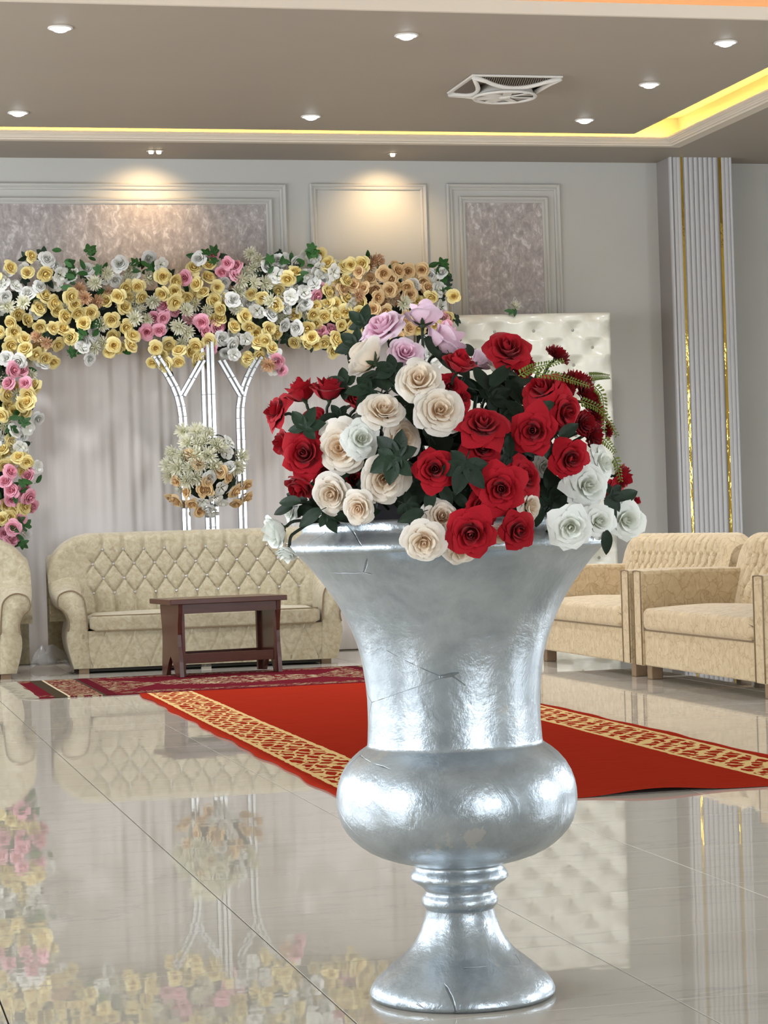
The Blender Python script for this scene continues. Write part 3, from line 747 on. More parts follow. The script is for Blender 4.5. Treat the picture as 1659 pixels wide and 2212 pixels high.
# ---- measured positions of flowers and leaves (metres, hall coordinates)
ARCH = [(1.41,2.958,'y'),(1.545,2.923,'y'),(1.664,2.923,'y'),(1.566,3.044,'y'),(1.684,3.026,'w'),(1.784,2.905,'w'),(1.839,3.026,'g'),(1.905,2.957,'g'),(1.851,2.853,'g'),(1.748,2.847,'w'),(1.627,2.82,'w'),(1.991,2.949,'w'),(2.045,3.008,'g'),(2.04,2.845,'m'),(2.128,2.921,'m'),(2.196,2.879,'w'),(2.303,2.955,'m'),(2.227,2.983,'w'),(2.336,2.913,'w'),(2.373,2.983,'g'),(2.478,2.989,'g'),(2.531,2.979,'w'),(2.44,2.878,'m'),(2.545,2.892,'y'),(2.632,2.857,'y'),(2.721,2.884,'p'),(2.63,2.78,'y'),(2.793,2.954,'y'),(2.9,2.971,'y'),(2.831,3.023,'w'),(2.92,3.041,'g'),(3.042,2.988,'p'),(3.005,2.935,'p'),(2.966,2.813,'y'),(2.807,2.831,'y'),(2.858,2.764,'y'),(1.37,2.753,'w'),(1.385,2.677,'m'),(1.504,2.701,'m'),(1.659,2.751,'y'),(1.716,2.709,'y'),(1.54,2.766,'w'),(1.749,2.654,'y'),(1.847,2.75,'y'),(1.88,2.694,'y'),(1.802,2.599,'y'),(1.895,2.632,'y'),(1.957,2.732,'c'),(2.043,2.714,'c'),(1.999,2.628,'y'),(1.944,2.542,'y'),(1.71,2.51,'y'),(1.785,2.502,'y'),(1.618,2.528,'y'),(1.528,2.58,'y'),(1.415,2.564,'y'),(1.43,2.495,'y'),(1.4,2.403,'y'),(1.503,2.436,'y'),(1.599,2.442,'c'),(1.666,2.407,'c'),(1.511,2.35,'y'),(1.578,2.332,'y'),(1.652,2.297,'y'),(1.751,2.399,'y'),(1.855,2.439,'y'),(1.977,2.49,'g'),(1.888,2.387,'g'),(1.925,2.363,'w'),(2.025,2.375,'m'),(2.082,2.541,'m'),(2.153,2.575,'y'),(2.255,2.522,'y'),(2.166,2.464,'y'),(2.164,2.381,'y'),(2.285,2.372,'y'),(2.301,2.445,'y'),(2.326,2.573,'m'),(2.363,2.649,'m'),(2.21,2.748,'y'),(2.279,2.74,'y'),(2.384,2.746,'y'),(2.252,2.661,'y'),(2.47,2.718,'m'),(2.541,2.763,'y'),(2.627,2.703,'y'),(2.667,2.745,'y'),(2.727,2.744,'y'),(2.566,2.662,'p'),(2.792,2.691,'m'),(2.713,2.633,'m'),(2.536,2.582,'p'),(2.516,2.495,'p'),(2.657,2.518,'m'),(2.715,2.476,'m'),(2.834,2.551,'p'),(2.849,2.481,'p'),(2.793,2.377,'y'),(2.956,2.515,'p'),(2.898,2.351,'p'),(2.528,2.321,'y'),(2.661,2.326,'y'),(2.56,2.23,'y'),(2.645,2.257,'y'),(2.746,2.336,'y'),(2.85,2.282,'y'),(2.889,2.404,'y'),(2.473,2.356,'y'),(2.976,2.568,'y'),(2.985,2.645,'y'),(3.119,2.96,'p'),(3.103,2.896,'p'),(3.293,3.022,'m'),(3.247,2.952,'m'),(3.348,2.962,'w'),(3.182,2.924,'m'),(3.405,2.945,'g'),(3.499,2.969,'g'),(3.454,3.022,'w'),(3.579,3.015,'w'),(3.66,3.057,'g'),(3.724,3.032,'w'),(3.751,2.95,'w'),(3.763,2.887,'w'),(3.718,2.83,'w'),(3.613,2.944,'g'),(3.566,2.916,'y'),(3.503,2.874,'y'),(3.421,2.892,'w'),(3.145,2.868,'m'),(3.233,2.84,'m'),(3.33,2.839,'m'),(3.447,2.803,'y'),(3.563,2.824,'w'),(3.517,2.732,'w'),(3.626,2.767,'w'),(3.23,2.752,'y'),(3.305,2.73,'y'),(3.361,2.698,'m'),(3.069,2.707,'w'),(3.11,2.658,'m'),(3.262,2.628,'w'),(3.358,2.592,'w'),(3.41,2.67,'y'),(3.478,2.648,'w'),(3.456,2.521,'w'),(3.198,2.516,'y'),(3.34,2.494,'y'),(3.408,2.465,'y'),(3.323,2.406,'y'),(3.167,2.418,'w'),(3.258,2.382,'y'),(3.357,2.346,'y'),(3.27,2.291,'y'),(3.385,2.303,'w'),(3.059,2.384,'w'),(3.074,2.3,'w'),(3.401,2.254,'p'),(3.339,2.223,'c'),(3.723,2.749,'p'),(3.811,2.773,'y'),(3.799,2.858,'w'),(3.908,2.872,'y'),(3.955,2.85,'y'),(3.859,2.915,'w'),(3.832,2.986,'y'),(3.958,2.96,'y'),(4.006,2.978,'y'),(4.07,2.921,'a'),(4.094,2.985,'y'),(4.159,2.967,'c'),(4.204,2.999,'c'),(4.253,2.913,'a'),(4.328,2.856,'a'),(4.371,2.923,'a'),(4.46,2.93,'a'),(4.571,2.94,'a'),(4.579,2.854,'a'),(4.603,2.797,'a'),(4.644,2.904,'w'),(4.718,2.904,'w'),(4.713,2.961,'g'),(4.731,2.847,'g'),(4.449,2.816,'a'),(4.504,2.826,'w'),(4.216,2.799,'a'),(4.307,2.781,'a'),(4.356,2.805,'a'),(3.927,2.786,'a'),(4.03,2.821,'a'),(4.106,2.8,'a'),(4.196,2.728,'a'),(4.042,2.736,'c'),(4.269,2.717,'c'),(4.372,2.713,'c'),(4.469,2.748,'a'),(4.407,2.68,'m'),(4.544,2.69,'y'),(4.631,2.732,'y'),(4.692,2.779,'w'),(4.806,2.724,'y'),(4.779,2.581,'y'),(4.732,2.653,'w'),(4.592,2.675,'y'),(3.958,2.719,'y'),(3.993,2.679,'w'),(4.084,2.679,'y'),(4.06,2.615,'y'),(3.955,2.623,'y'),(3.884,2.684,'y'),(3.822,2.677,'y'),(3.72,2.667,'y'),(3.641,2.686,'w'),(3.597,2.654,'w'),(3.567,2.605,'y'),(3.693,2.604,'y'),(3.783,2.589,'y'),(3.863,2.588,'y'),(3.911,2.517,'y'),(3.999,2.516,'y'),(3.731,2.536,'y'),(3.654,2.505,'y'),(3.769,2.483,'p'),(3.845,2.482,'p'),(3.563,2.492,'w'),(3.56,2.396,'y'),(3.632,2.378,'y'),(3.676,2.42,'y'),(3.784,2.394,'y'),(3.857,2.411,'y'),(3.899,2.364,'y'),(4.171,2.635,'a'),(4.266,2.628,'a'),(1.373,2.29,'w'),(1.457,2.272,'w'),(1.404,2.204,'p'),(1.475,2.197,'p'),(1.384,2.102,'p'),(1.503,2.1,'p'),(1.355,2.034,'y'),(1.433,2.026,'m'),(1.518,2.031,'y'),(1.516,1.956,'y'),(1.464,1.943,'y'),(1.412,1.903,'y'),(1.327,1.877,'y'),(1.507,1.901,'y'),(1.342,1.805,'m'),(1.444,1.82,'g'),(1.408,1.752,'w'),(1.51,1.774,'w'),(1.379,1.684,'y'),(1.336,1.617,'y'),(1.455,1.635,'w'),(1.436,1.553,'y'),(1.493,1.531,'y'),(1.333,1.514,'y'),(1.365,1.452,'p'),(1.336,1.377,'p'),(1.415,1.416,'g'),(1.506,1.414,'p'),(1.381,1.314,'p'),(1.463,1.329,'p'),(1.488,1.27,'p'),(1.427,1.272,'g'),(1.379,1.253,'p'),(1.337,1.206,'y'),(1.459,1.192,'y'),(1.401,1.17,'y'),(1.355,1.12,'y'),(1.432,1.101,'p'),(1.304,1.104,'y'),(1.373,1.041,'p'),(1.318,1.001,'p'),(1.35,0.953,'p'),(1.44,1.032,'g'),(1.418,0.971,'g'),(4.75,2.498,'p'),(4.763,2.437,'p'),(4.696,2.445,'w'),(4.661,2.517,'y'),(1.256,2.89,'y'),(1.268,2.719,'w'),(1.246,2.549,'y'),(1.257,2.377,'y'),(1.258,2.172,'p'),(1.245,1.967,'y'),(1.255,1.728,'w'),(1.231,1.489,'y'),(1.24,1.25,'p'),(1.218,1.046,'y'),(4.403,2.555,'a'),(4.515,2.572,'y'),(4.607,2.553,'w')]
BALL = [(2.657,16.893,1.721,'m'),(2.74,16.799,1.705,'m'),(2.823,16.775,1.692,'m'),(2.663,16.771,1.63,'m'),(2.734,16.737,1.616,'m'),(2.787,16.737,1.633,'m'),(2.868,16.729,1.606,'m'),(2.565,16.819,1.565,'m'),(2.622,16.75,1.534,'m'),(2.703,16.714,1.53,'m'),(2.805,16.7,1.528,'m'),(2.887,16.724,1.585,'m'),(2.95,16.732,1.553,'w'),(2.978,16.775,1.63,'w'),(3.065,16.789,1.525,'m'),(2.53,16.835,1.47,'m'),(2.587,16.76,1.449,'m'),(2.672,16.712,1.438,'m'),(2.74,16.696,1.464,'m'),(2.843,16.692,1.447,'m'),(3.02,16.749,1.448,'m'),(2.962,16.721,1.432,'w'),(2.542,16.813,1.403,'m'),(2.648,16.73,1.354,'m'),(2.704,16.706,1.376,'m'),(2.671,16.727,1.542,'a'),(2.727,16.698,1.471,'a'),(2.577,16.78,1.357,'a'),(2.895,16.701,1.412,'a'),(2.789,16.698,1.349,'a'),(2.942,16.719,1.37,'a'),(2.657,16.76,1.265,'a'),(2.749,16.726,1.272,'a'),(2.811,16.718,1.281,'a'),(3.002,16.775,1.273,'a'),(3.112,16.851,1.317,'a'),(3.127,16.95,1.232,'a'),(2.598,16.881,1.21,'a'),(2.689,16.8,1.189,'a'),(2.749,16.857,1.126,'a'),(3.036,16.882,1.181,'a'),(2.564,16.95,1.24,'a'),(2.899,16.726,1.292,'w'),(2.856,16.75,1.221,'w'),(2.914,16.792,1.183,'w'),(2.762,16.776,1.187,'w'),(2.811,16.805,1.151,'w'),(2.844,16.863,1.113,'w'),(2.806,16.694,1.373,'w')]
BALL_C = (2.847, 16.97, 1.442)
BLOOMS = [
 (1.1125, 4.4605, 1.3953, 0.0486, 'P', -0.39, -0.526, 0.756, 'pink rose at the top left of the urn bouquet, tilted upwards'),
 (1.1973, 4.4578, 1.4074, 0.0422, 'P', 0.131, 0.323, 0.937, 'topmost pink rose seen from behind with its star-shaped green calyx'),
 (1.1437, 4.4052, 1.3363, 0.037, 'P', -0.072, -0.931, 0.358, 'pale-edged pink rose wide open between two cream roses'),
 (1.2334, 4.4467, 1.3544, 0.0506, 'P', 0.545, -0.245, 0.802, 'large pink rose leaning right behind the red roses'),
 (1.3333, 4.5246, 1.3214, 0.0326, 'P', 0.771, 0.028, 0.636, 'pink rose half hidden behind the top of two red roses'),
 (1.0733, 4.4188, 1.3253, 0.0462, 'C', -0.562, 0.546, 0.621, 'peach cream rose seen from behind at upper left, below the pink roses'),
 (1.1497, 4.3226, 1.2768, 0.0482, 'C', -0.123, -0.925, 0.361, 'cream rose wide open just under the pink roses'),
 (1.0752, 4.3318, 1.2205, 0.0417, 'C', -0.166, -0.879, 0.447, 'peach-centred cream rose above the ivory rose, left of centre'),
 (1.1813, 4.284, 1.2132, 0.047, 'C', 0.015, -0.995, 0.101, "cream rose with a folded outer petal at the left, in the bouquet's centre"),
 (0.9998, 4.3869, 1.149, 0.0512, 'C', -0.521, -0.852, 0.05, 'tall peach-centred cream rose beside the left red roses'),
 (1.0326, 4.329, 1.1632, 0.038, 'W', 0.11, -0.993, 0.049, 'ivory rose pressed between two peach-centred cream roses'),
 (1.1271, 4.3731, 1.1658, 0.0422, 'C', 0.217, -0.965, 0.147, 'tan peach rose in shade behind a lobed leaf'),
 (1.0684, 4.3034, 1.0837, 0.0496, 'C', -0.238, -0.96, -0.148, 'broad cream rose with rounded petals under a lobed leaf'),
 (0.9762, 4.3739, 1.0579, 0.0401, 'C', -0.573, -0.813, -0.103, 'blush cream rose at lower left above the urn rim'),
 (1.0183, 4.3263, 1.026, 0.0343, 'C', -0.492, -0.747, -0.447, 'small cream rose nodding over the left rim of the urn'),
 (1.1689, 4.2632, 1.0055, 0.0377, 'C', -0.142, -0.985, 0.099, 'cream rose tucked behind another cream rose over the front rim'),
 (1.1156, 4.2047, 0.9588, 0.0407, 'C', -0.414, -0.879, -0.238, 'cream rose hanging over the front rim of the urn'),
 (1.2096, 4.2759, 0.9403, 0.0415, 'C', -0.198, -0.8, -0.567, 'cream rose mostly hidden under the lowest red rose'),
 (1.3496, 4.2499, 1.02, 0.0308, 'C', 0.658, -0.721, -0.217, 'cream rose seen edge on between red roses and dark gap'),
 (1.2807, 4.243, 0.9678, 0.0243, 'C', 0.075, -0.95, -0.302, 'cream rose peeping out right of the lowest red rose'),
 (1.3605, 4.4973, 1.3066, 0.0229, 'C', 0.298, -0.494, 0.816, 'small peach rose behind the top red rose'),
 (0.8822, 4.4441, 0.99, 0.0368, 'W', -0.924, -0.138, -0.356, 'white rose drooping over the left side of the urn'),
 (0.9138, 4.4825, 1.0282, 0.0242, 'W', -0.919, -0.331, 0.217, 'small white rose at the far left above the urn rim'),
 (0.8964, 4.4324, 0.9481, 0.0239, 'W', -0.467, -0.198, -0.862, 'lowest white bloom hanging outside the left of the urn'),
 (1.5285, 4.3294, 1.1061, 0.0372, 'W', 0.616, -0.675, 0.406, 'white rose turned to the right, highest of the right white roses'),
 (1.472, 4.2666, 1.0597, 0.0457, 'W', 0.063, -0.997, 0.05, 'large white rose below the highest right white rose'),
 (1.4061, 4.1814, 0.9781, 0.0429, 'W', -0.189, -0.971, -0.148, 'white rose lying on the right rim of the urn'),
 (1.4808, 4.2297, 0.9878, 0.0363, 'W', 0.015, -0.999, 0.051, 'white rose in the middle of the lower right trio'),
 (1.5783, 4.3337, 0.9894, 0.0429, 'W', 0.285, -0.958, 0.0, 'outermost white rose at the far right of the bouquet'),
 (1.4166, 4.3696, 1.0999, 0.0224, 'W', 0.326, -0.907, -0.267, 'greyish white bloom in shade behind red roses'),
 (0.9133, 4.5866, 1.2319, 0.0399, 'R', -0.939, -0.234, 0.252, 'leftmost red rose of the bouquet, facing left'),
 (0.9631, 4.551, 1.264, 0.0397, 'R', -0.385, -0.063, 0.921, 'red rose pointing up, second from the left edge'),
 (1.0058, 4.4906, 1.2614, 0.0393, 'R', 0.05, -0.224, 0.973, 'red rose pointing up left of the dark lobed leaves'),
 (1.0612, 4.484, 1.2404, 0.0281, 'R', 0.304, -0.426, 0.852, 'red rose in shade beneath dark leaves, left of the cream roses'),
 (0.9341, 4.4227, 1.139, 0.0459, 'R', -0.474, -0.868, 0.151, 'large open red rose at the left with a round centre'),
 (0.9336, 4.4508, 1.0836, 0.0351, 'R', -0.454, -0.317, -0.833, 'red rose hanging down below the large left one'),
 (0.9283, 4.5463, 1.1681, 0.0339, 'R', -0.983, -0.147, -0.108, 'red rose at the left edge behind a lobed leaf'),
 (1.002, 4.4863, 1.1734, 0.0392, 'R', 0.2, -0.891, 0.408, 'red rose behind the tall peach-centred cream rose'),
 (0.9902, 4.4593, 1.1102, 0.0334, 'R', 0.031, -0.876, -0.482, 'red rose just right of the large open left one'),
 (0.9723, 4.5214, 1.2037, 0.0357, 'R', -0.436, -0.76, 0.482, 'red rose behind the left lobed leaf'),
 (1.056, 4.5153, 1.0876, 0.032, 'R', -0.117, -0.985, -0.123, 'dark red rose deep in shade between cream roses'),
 (1.3568, 4.4028, 1.3428, 0.0486, 'R', -0.23, -0.721, 0.654, 'topmost red rose, wide open towards the top'),
 (1.3943, 4.4136, 1.3104, 0.0319, 'K', 0.405, -0.899, 0.166, 'ruffled red carnation just below the topmost red rose'),
 (1.2404, 4.353, 1.3033, 0.0349, 'R', 0.254, -0.492, 0.833, 'red rose leaning right beside the pink roses'),
 (1.2263, 4.3755, 1.2664, 0.0277, 'R', 0.002, -0.993, 0.12, 'red bloom behind the two central cream roses'),
 (1.2536, 4.3797, 1.2421, 0.0241, 'R', 0.503, -0.833, 0.229, 'small red bloom at the right of the central cream rose'),
 (1.4894, 4.4749, 1.3347, 0.0363, 'K', 0.562, -0.298, 0.772, 'highest red carnation standing out at upper right'),
 (1.5192, 4.4381, 1.2763, 0.0437, 'K', 0.47, -0.493, 0.732, 'large red carnation below the highest one'),
 (1.4021, 4.3181, 1.2543, 0.046, 'R', -0.531, -0.622, 0.575, 'red rose with splayed petals under the fern sprigs'),
 (1.4525, 4.3355, 1.2565, 0.0296, 'K', 0.002, -0.855, 0.518, 'red carnation tucked beside the splayed red rose'),
 (1.4391, 4.2944, 1.2072, 0.0422, 'R', 0.234, -0.939, -0.252, 'red rose tilting down at right with long folded petals'),
 (1.2586, 4.262, 1.1835, 0.0433, 'R', -0.086, -0.779, 0.621, 'red rose right of the central cream rose, seen from the side'),
 (1.3578, 4.2452, 1.1707, 0.0416, 'R', -0.287, -0.953, 0.099, 'round open red rose right of centre'),
 (1.2599, 4.2715, 1.1387, 0.0344, 'R', 0.127, -0.987, 0.103, 'red rose above the large star-shaped leaf'),
 (1.4364, 4.2639, 1.1135, 0.0401, 'R', -0.086, -0.995, -0.052, 'red rose left of the highest right white rose'),
 (1.1499, 4.2367, 1.0996, 0.041, 'R', -0.426, -0.882, 0.202, 'red rose left of the large star-shaped leaf'),
 (1.2743, 4.2059, 1.059, 0.0428, 'R', -0.142, -0.989, 0.05, 'spiral-centred red rose below the large star-shaped leaf'),
 (1.3393, 4.2475, 1.0754, 0.0398, 'R', 0.418, -0.907, 0.052, 'red rose seen from the side, right of the spiral-centred one'),
 (1.249, 4.2471, 1.0228, 0.0378, 'R', -0.178, -0.957, 0.229, 'red rose between the spiral-centred and the lowest red rose'),
 (1.2053, 4.1792, 0.9719, 0.0459, 'R', -0.28, -0.929, -0.242, 'lowest red rose hanging over the front of the urn'),
 (1.3047, 4.1955, 0.9741, 0.0374, 'R', 0.217, -0.965, -0.147, 'red rose over the rim right of the lowest one'),
 (1.5301, 4.412, 1.2412, 0.0397, 'K', 0.602, -0.704, 0.377, 'red carnation at the right edge under the large carnation'),
 (1.5489, 4.4174, 1.209, 0.036, 'K', 0.724, -0.681, 0.108, 'red carnation at the right edge behind a hanging sprig'),
 (1.4968, 4.3436, 1.1846, 0.0298, 'K', 0.338, -0.939, -0.055, 'red carnation with a green bud beside it'),
 (1.5201, 4.3566, 1.1595, 0.0318, 'K', 0.573, -0.804, -0.161, 'red carnation just above the highest right white rose'),
 (1.5781, 4.4323, 1.175, 0.0228, 'K', 0.84, -0.532, 0.105, 'small red carnation at the outer right edge'),
 (1.587, 4.4017, 1.0787, 0.0284, 'R', 0.845, -0.535, 0.0, 'red rose at the far right behind the white roses'),
 (1.5697, 4.3893, 1.0524, 0.0226, 'R', 0.614, -0.717, -0.329, 'small red bloom between two right white roses'),
 (1.548, 4.3465, 0.9792, 0.0149, 'R', 0.127, -0.775, -0.619, 'tiny red bud between the lower right white roses'),
 (1.6413, 4.456, 1.026, 0.0115, 'R', 0.795, -0.422, 0.436, 'tiny red bud above the outermost white rose'),
]
LEAVES = [
 (1.2057, 4.2139, 1.1055, 0.0588, 'P', -0.239, -0.966, 0.1, -0.356, -0.008, -0.934),
 (0.9388, 4.4239, 1.1904, 0.0478, 'P', -0.423, -0.852, 0.309, 0.436, 0.108, 0.893),
 (1.0863, 4.2548, 1.1258, 0.0589, 'P', -0.535, -0.845, 0.0, -0.633, 0.401, 0.663),
 (1.0762, 4.2593, 1.1217, 0.0554, 'P', -0.435, -0.9, 0.0, -0.153, 0.074, -0.985),
 (1.0628, 4.4827, 1.3594, 0.0487, 'P', -0.435, -0.875, 0.212, -0.882, 0.367, -0.294),
 (1.0961, 4.5557, 1.4079, 0.0438, 'P', -0.435, -0.875, 0.212, 0.247, 0.11, 0.963),
 (1.111, 4.3749, 1.2994, 0.0404, 'P', -0.22, -0.887, 0.406, -0.813, 0.396, 0.426),
 (1.0361, 4.4822, 1.2782, 0.0449, 'P', -0.408, -0.822, 0.398, -0.742, 0.553, 0.379),
 (1.0713, 4.4106, 1.2637, 0.0498, 'P', -0.21, -0.849, 0.486, -0.971, 0.24, 0.0),
 (1.0941, 4.3676, 1.2716, 0.0403, 'S', -0.1, -0.844, 0.527, 0.163, 0.509, 0.845),
 (1.1461, 4.3729, 1.2252, 0.0441, 'P', -0.125, -0.941, 0.314, 0.834, -0.271, -0.48),
 (1.1302, 4.3817, 1.2535, 0.0405, 'P', -0.125, -0.941, 0.314, 0.9, 0.026, 0.436),
 (1.3218, 4.3713, 1.2776, 0.0519, 'S', -0.423, -0.852, 0.309, 0.62, -0.023, 0.785),
 (1.3008, 4.3888, 1.2744, 0.0465, 'S', -0.023, -0.951, 0.309, -0.335, 0.299, 0.893),
 (1.3803, 4.2789, 1.2111, 0.0419, 'S', -0.235, -0.948, 0.217, 0.871, -0.106, 0.479),
 (1.4286, 4.2702, 1.1641, 0.042, 'S', -0.128, -0.968, 0.216, 0.842, 0.009, 0.54),
 (1.3143, 4.2723, 1.1484, 0.0363, 'S', -0.442, -0.89, 0.108, -0.048, -0.097, -0.994),
 (1.494, 4.2292, 0.9566, 0.0399, 'S', -0.024, -1.0, 0.0, 0.085, -0.002, -0.996),
 (1.5708, 4.3417, 1.0336, 0.0467, 'S', -0.023, -0.951, 0.309, 0.915, 0.105, 0.39),
 (1.5214, 4.287, 1.0202, 0.0405, 'S', 0.077, -0.975, 0.206, 0.487, -0.144, -0.861),
 (1.5346, 4.3088, 1.0387, 0.037, 'P', -0.023, -0.977, 0.212, 0.975, -0.07, -0.213),
 (0.915, 4.4394, 1.046, 0.0423, 'S', -0.512, -0.747, 0.424, -0.797, 0.598, 0.09),
 (0.9043, 4.4586, 1.0328, 0.037, 'S', -0.512, -0.747, 0.424, -0.858, 0.467, -0.214),
 (0.9451, 4.3866, 1.0197, 0.0456, 'S', -0.423, -0.852, 0.309, -0.831, 0.228, -0.508),
 (0.969, 4.4057, 1.0513, 0.0422, 'S', -0.408, -0.822, 0.398, -0.496, 0.566, 0.659),
 (0.9216, 4.5604, 1.1707, 0.0246, 'S', -0.74, -0.633, 0.226, -0.494, 0.74, 0.456),
 (1.1187, 4.2585, 1.0133, 0.043, 'S', -0.128, -0.968, 0.216, -0.949, 0.057, -0.309),
 (1.1123, 4.3028, 1.032, 0.0416, 'P', -0.128, -0.968, 0.216, 0.839, -0.222, -0.497),
 (1.1497, 4.2662, 1.0484, 0.0395, 'S', -0.131, -0.985, 0.11, -0.187, -0.084, -0.979),
 (1.1811, 4.2777, 1.0567, 0.0415, 'S', -0.239, -0.965, 0.11, 0.309, -0.183, -0.933),
 (1.1302, 4.3281, 1.0955, 0.0364, 'S', -0.239, -0.965, 0.11, -0.465, 0.213, 0.859),
 (1.3925, 4.28, 1.1333, 0.0365, 'S', -0.239, -0.965, 0.11, 0.465, -0.213, -0.859),
 (1.3521, 4.3022, 1.1442, 0.0366, 'S', -0.239, -0.965, 0.11, 0.606, -0.237, -0.759),
 (1.2706, 4.2643, 1.0405, 0.0325, 'S', -0.344, -0.933, 0.11, -0.126, 0.162, 0.979),
 (1.412, 4.3316, 1.0702, 0.0406, 'S', -0.131, -0.985, 0.11, 0.187, 0.084, 0.979),
 (1.0165, 4.4215, 1.101, 0.0424, 'S', -0.235, -0.948, 0.217, 0.672, 0.003, 0.74),
 (1.0529, 4.3941, 1.1085, 0.0422, 'S', -0.235, -0.948, 0.217, 0.871, -0.106, 0.479),
 (1.416, 4.3167, 1.1941, 0.0368, 'S', -0.023, -0.977, 0.212, 0.975, -0.07, -0.213),
 (1.0197, 4.4614, 1.2138, 0.0316, 'P', -0.228, -0.921, 0.316, -0.44, 0.387, 0.81),
 (0.9857, 4.4592, 1.2097, 0.0316, 'S', -0.328, -0.891, 0.314, 0.864, -0.149, 0.48),
 (1.2474, 4.3459, 1.1988, 0.0367, 'S', -0.228, -0.921, 0.316, -0.815, 0.358, 0.456),
 (1.3013, 4.4839, 1.3425, 0.0341, 'S', -0.204, -0.823, 0.53, -0.073, 0.553, 0.83),
 (1.206, 4.4382, 1.3587, 0.0467, 'S', -0.106, -0.89, 0.444, 0.477, -0.437, -0.762),
 (1.1345, 4.4606, 1.3595, 0.0374, 'S', -0.204, -0.823, 0.53, 0.773, 0.197, 0.603),
 (1.2159, 4.2708, 1.0331, 0.0361, 'S', -0.235, -0.948, 0.217, -0.593, 0.316, 0.74),
 (1.3176, 4.2648, 1.0302, 0.0326, 'S', -0.235, -0.948, 0.217, 0.82, -0.313, -0.479),
 (1.239, 4.404, 1.3229, 0.0409, 'S', 0.002, -0.9, 0.436, 0.184, -0.429, -0.885),
 (0.9442, 4.511, 1.0511, 0.0431, 'S', -0.423, -0.852, 0.309, -0.742, 0.522, 0.421),
 (0.9718, 4.464, 1.0365, 0.0427, 'P', -0.328, -0.891, 0.314, -0.4, 0.433, 0.808),
 (1.0008, 4.4471, 1.0206, 0.0408, 'S', -0.235, -0.948, 0.217, 0.82, -0.313, -0.479),
 (0.9677, 4.5296, 1.0658, 0.0414, 'S', -0.423, -0.852, 0.309, 0.563, 0.021, 0.826),
 (0.9788, 4.4338, 1.0174, 0.0424, 'P', -0.338, -0.916, 0.216, 0.917, -0.372, -0.144),
 (1.0292, 4.4439, 1.0383, 0.0408, 'S', -0.235, -0.948, 0.217, -0.672, -0.003, -0.74),
 (1.0264, 4.4923, 1.0541, 0.0431, 'P', -0.235, -0.948, 0.217, 0.871, -0.106, 0.479),
 (0.943, 4.4633, 1.0299, 0.0371, 'S', -0.435, -0.875, 0.212, -0.894, 0.393, -0.213),
 (1.0525, 4.405, 1.0149, 0.0368, 'S', -0.235, -0.948, 0.217, 0.932, -0.156, 0.327),
 (0.9345, 4.5149, 1.0214, 0.0375, 'S', -0.633, -0.742, 0.218, -0.692, 0.67, 0.27),
 (1.4223, 4.3523, 1.0286, 0.0446, 'P', -0.131, -0.985, 0.11, 0.511, 0.028, 0.859),
 (1.4503, 4.3759, 1.0516, 0.0448, 'S', -0.131, -0.985, 0.11, -0.324, 0.147, 0.935),
 (1.4247, 4.3875, 1.0525, 0.0449, 'P', -0.239, -0.965, 0.11, 0.961, -0.218, 0.172),
 (1.4286, 4.3287, 1.0142, 0.0425, 'S', -0.131, -0.985, 0.11, 0.48, -0.16, -0.862),
 (1.39, 4.3301, 1.0061, 0.0406, 'S', -0.239, -0.965, 0.11, -0.511, 0.028, -0.859),
 (1.3213, 4.4124, 1.2429, 0.0486, 'P', -0.228, -0.921, 0.316, 0.888, -0.063, 0.456),
 (1.355, 4.428, 1.2339, 0.0489, 'P', -0.228, -0.921, 0.316, -0.815, 0.358, 0.456),
 (1.3694, 4.4234, 1.2663, 0.047, 'S', -0.228, -0.921, 0.316, 0.44, -0.387, -0.81),
 (1.3704, 4.385, 1.2125, 0.0429, 'S', -0.235, -0.948, 0.217, -0.593, 0.316, 0.74),
 (1.1607, 4.4321, 1.2003, 0.041, 'P', -0.235, -0.948, 0.217, 0.052, 0.211, 0.976),
 (1.1452, 4.3527, 1.0684, 0.0402, 'P', -0.239, -0.965, 0.11, 0.465, -0.213, -0.859),
]
SPRIGS = [
 ([(1.3439, 4.2925, 1.2792), (1.3779, 4.3076, 1.2953), (1.4114, 4.3212, 1.3023), (1.4567, 4.3457, 1.3119)], 'green fern sprig with yellow tips beneath the highest carnation'),
 ([(1.3666, 4.2732, 1.2839), (1.4181, 4.285, 1.2776), (1.4551, 4.2959, 1.2686), (1.4965, 4.3131, 1.258)], 'fern sprig lying over the splayed red rose'),
 ([(1.5587, 4.4963, 1.2873), (1.5796, 4.5123, 1.29), (1.6012, 4.5303, 1.291), (1.6246, 4.5527, 1.2912)], 'short light green fern tip in front of the white headboard'),
 ([(1.5337, 4.3972, 1.2648), (1.5525, 4.4012, 1.2478), (1.5529, 4.388, 1.2187), (1.5438, 4.3644, 1.166)], 'thin hanging sprig at the outer right of the carnations'),
 ([(1.4695, 4.2995, 1.229), (1.5122, 4.3174, 1.2154), (1.5379, 4.3258, 1.1922), (1.5583, 4.3309, 1.1595)], 'arching fern sprig on the right side over the carnations'),
 ([(1.5227, 4.3195, 1.1551), (1.5339, 4.3244, 1.1458), (1.5476, 4.3311, 1.1336), (1.5543, 4.3341, 1.1243)], 'short yellowish sprig beside the highest right white rose'),
 ([(1.5428, 4.3108, 1.1172), (1.5518, 4.3154, 1.1033), (1.5532, 4.3151, 1.0893), (1.5584, 4.3179, 1.0679)], 'yellow green sprig tip hanging by the far right red rose'),
]
FELT = (1.0889, 4.3146, 1.0256)

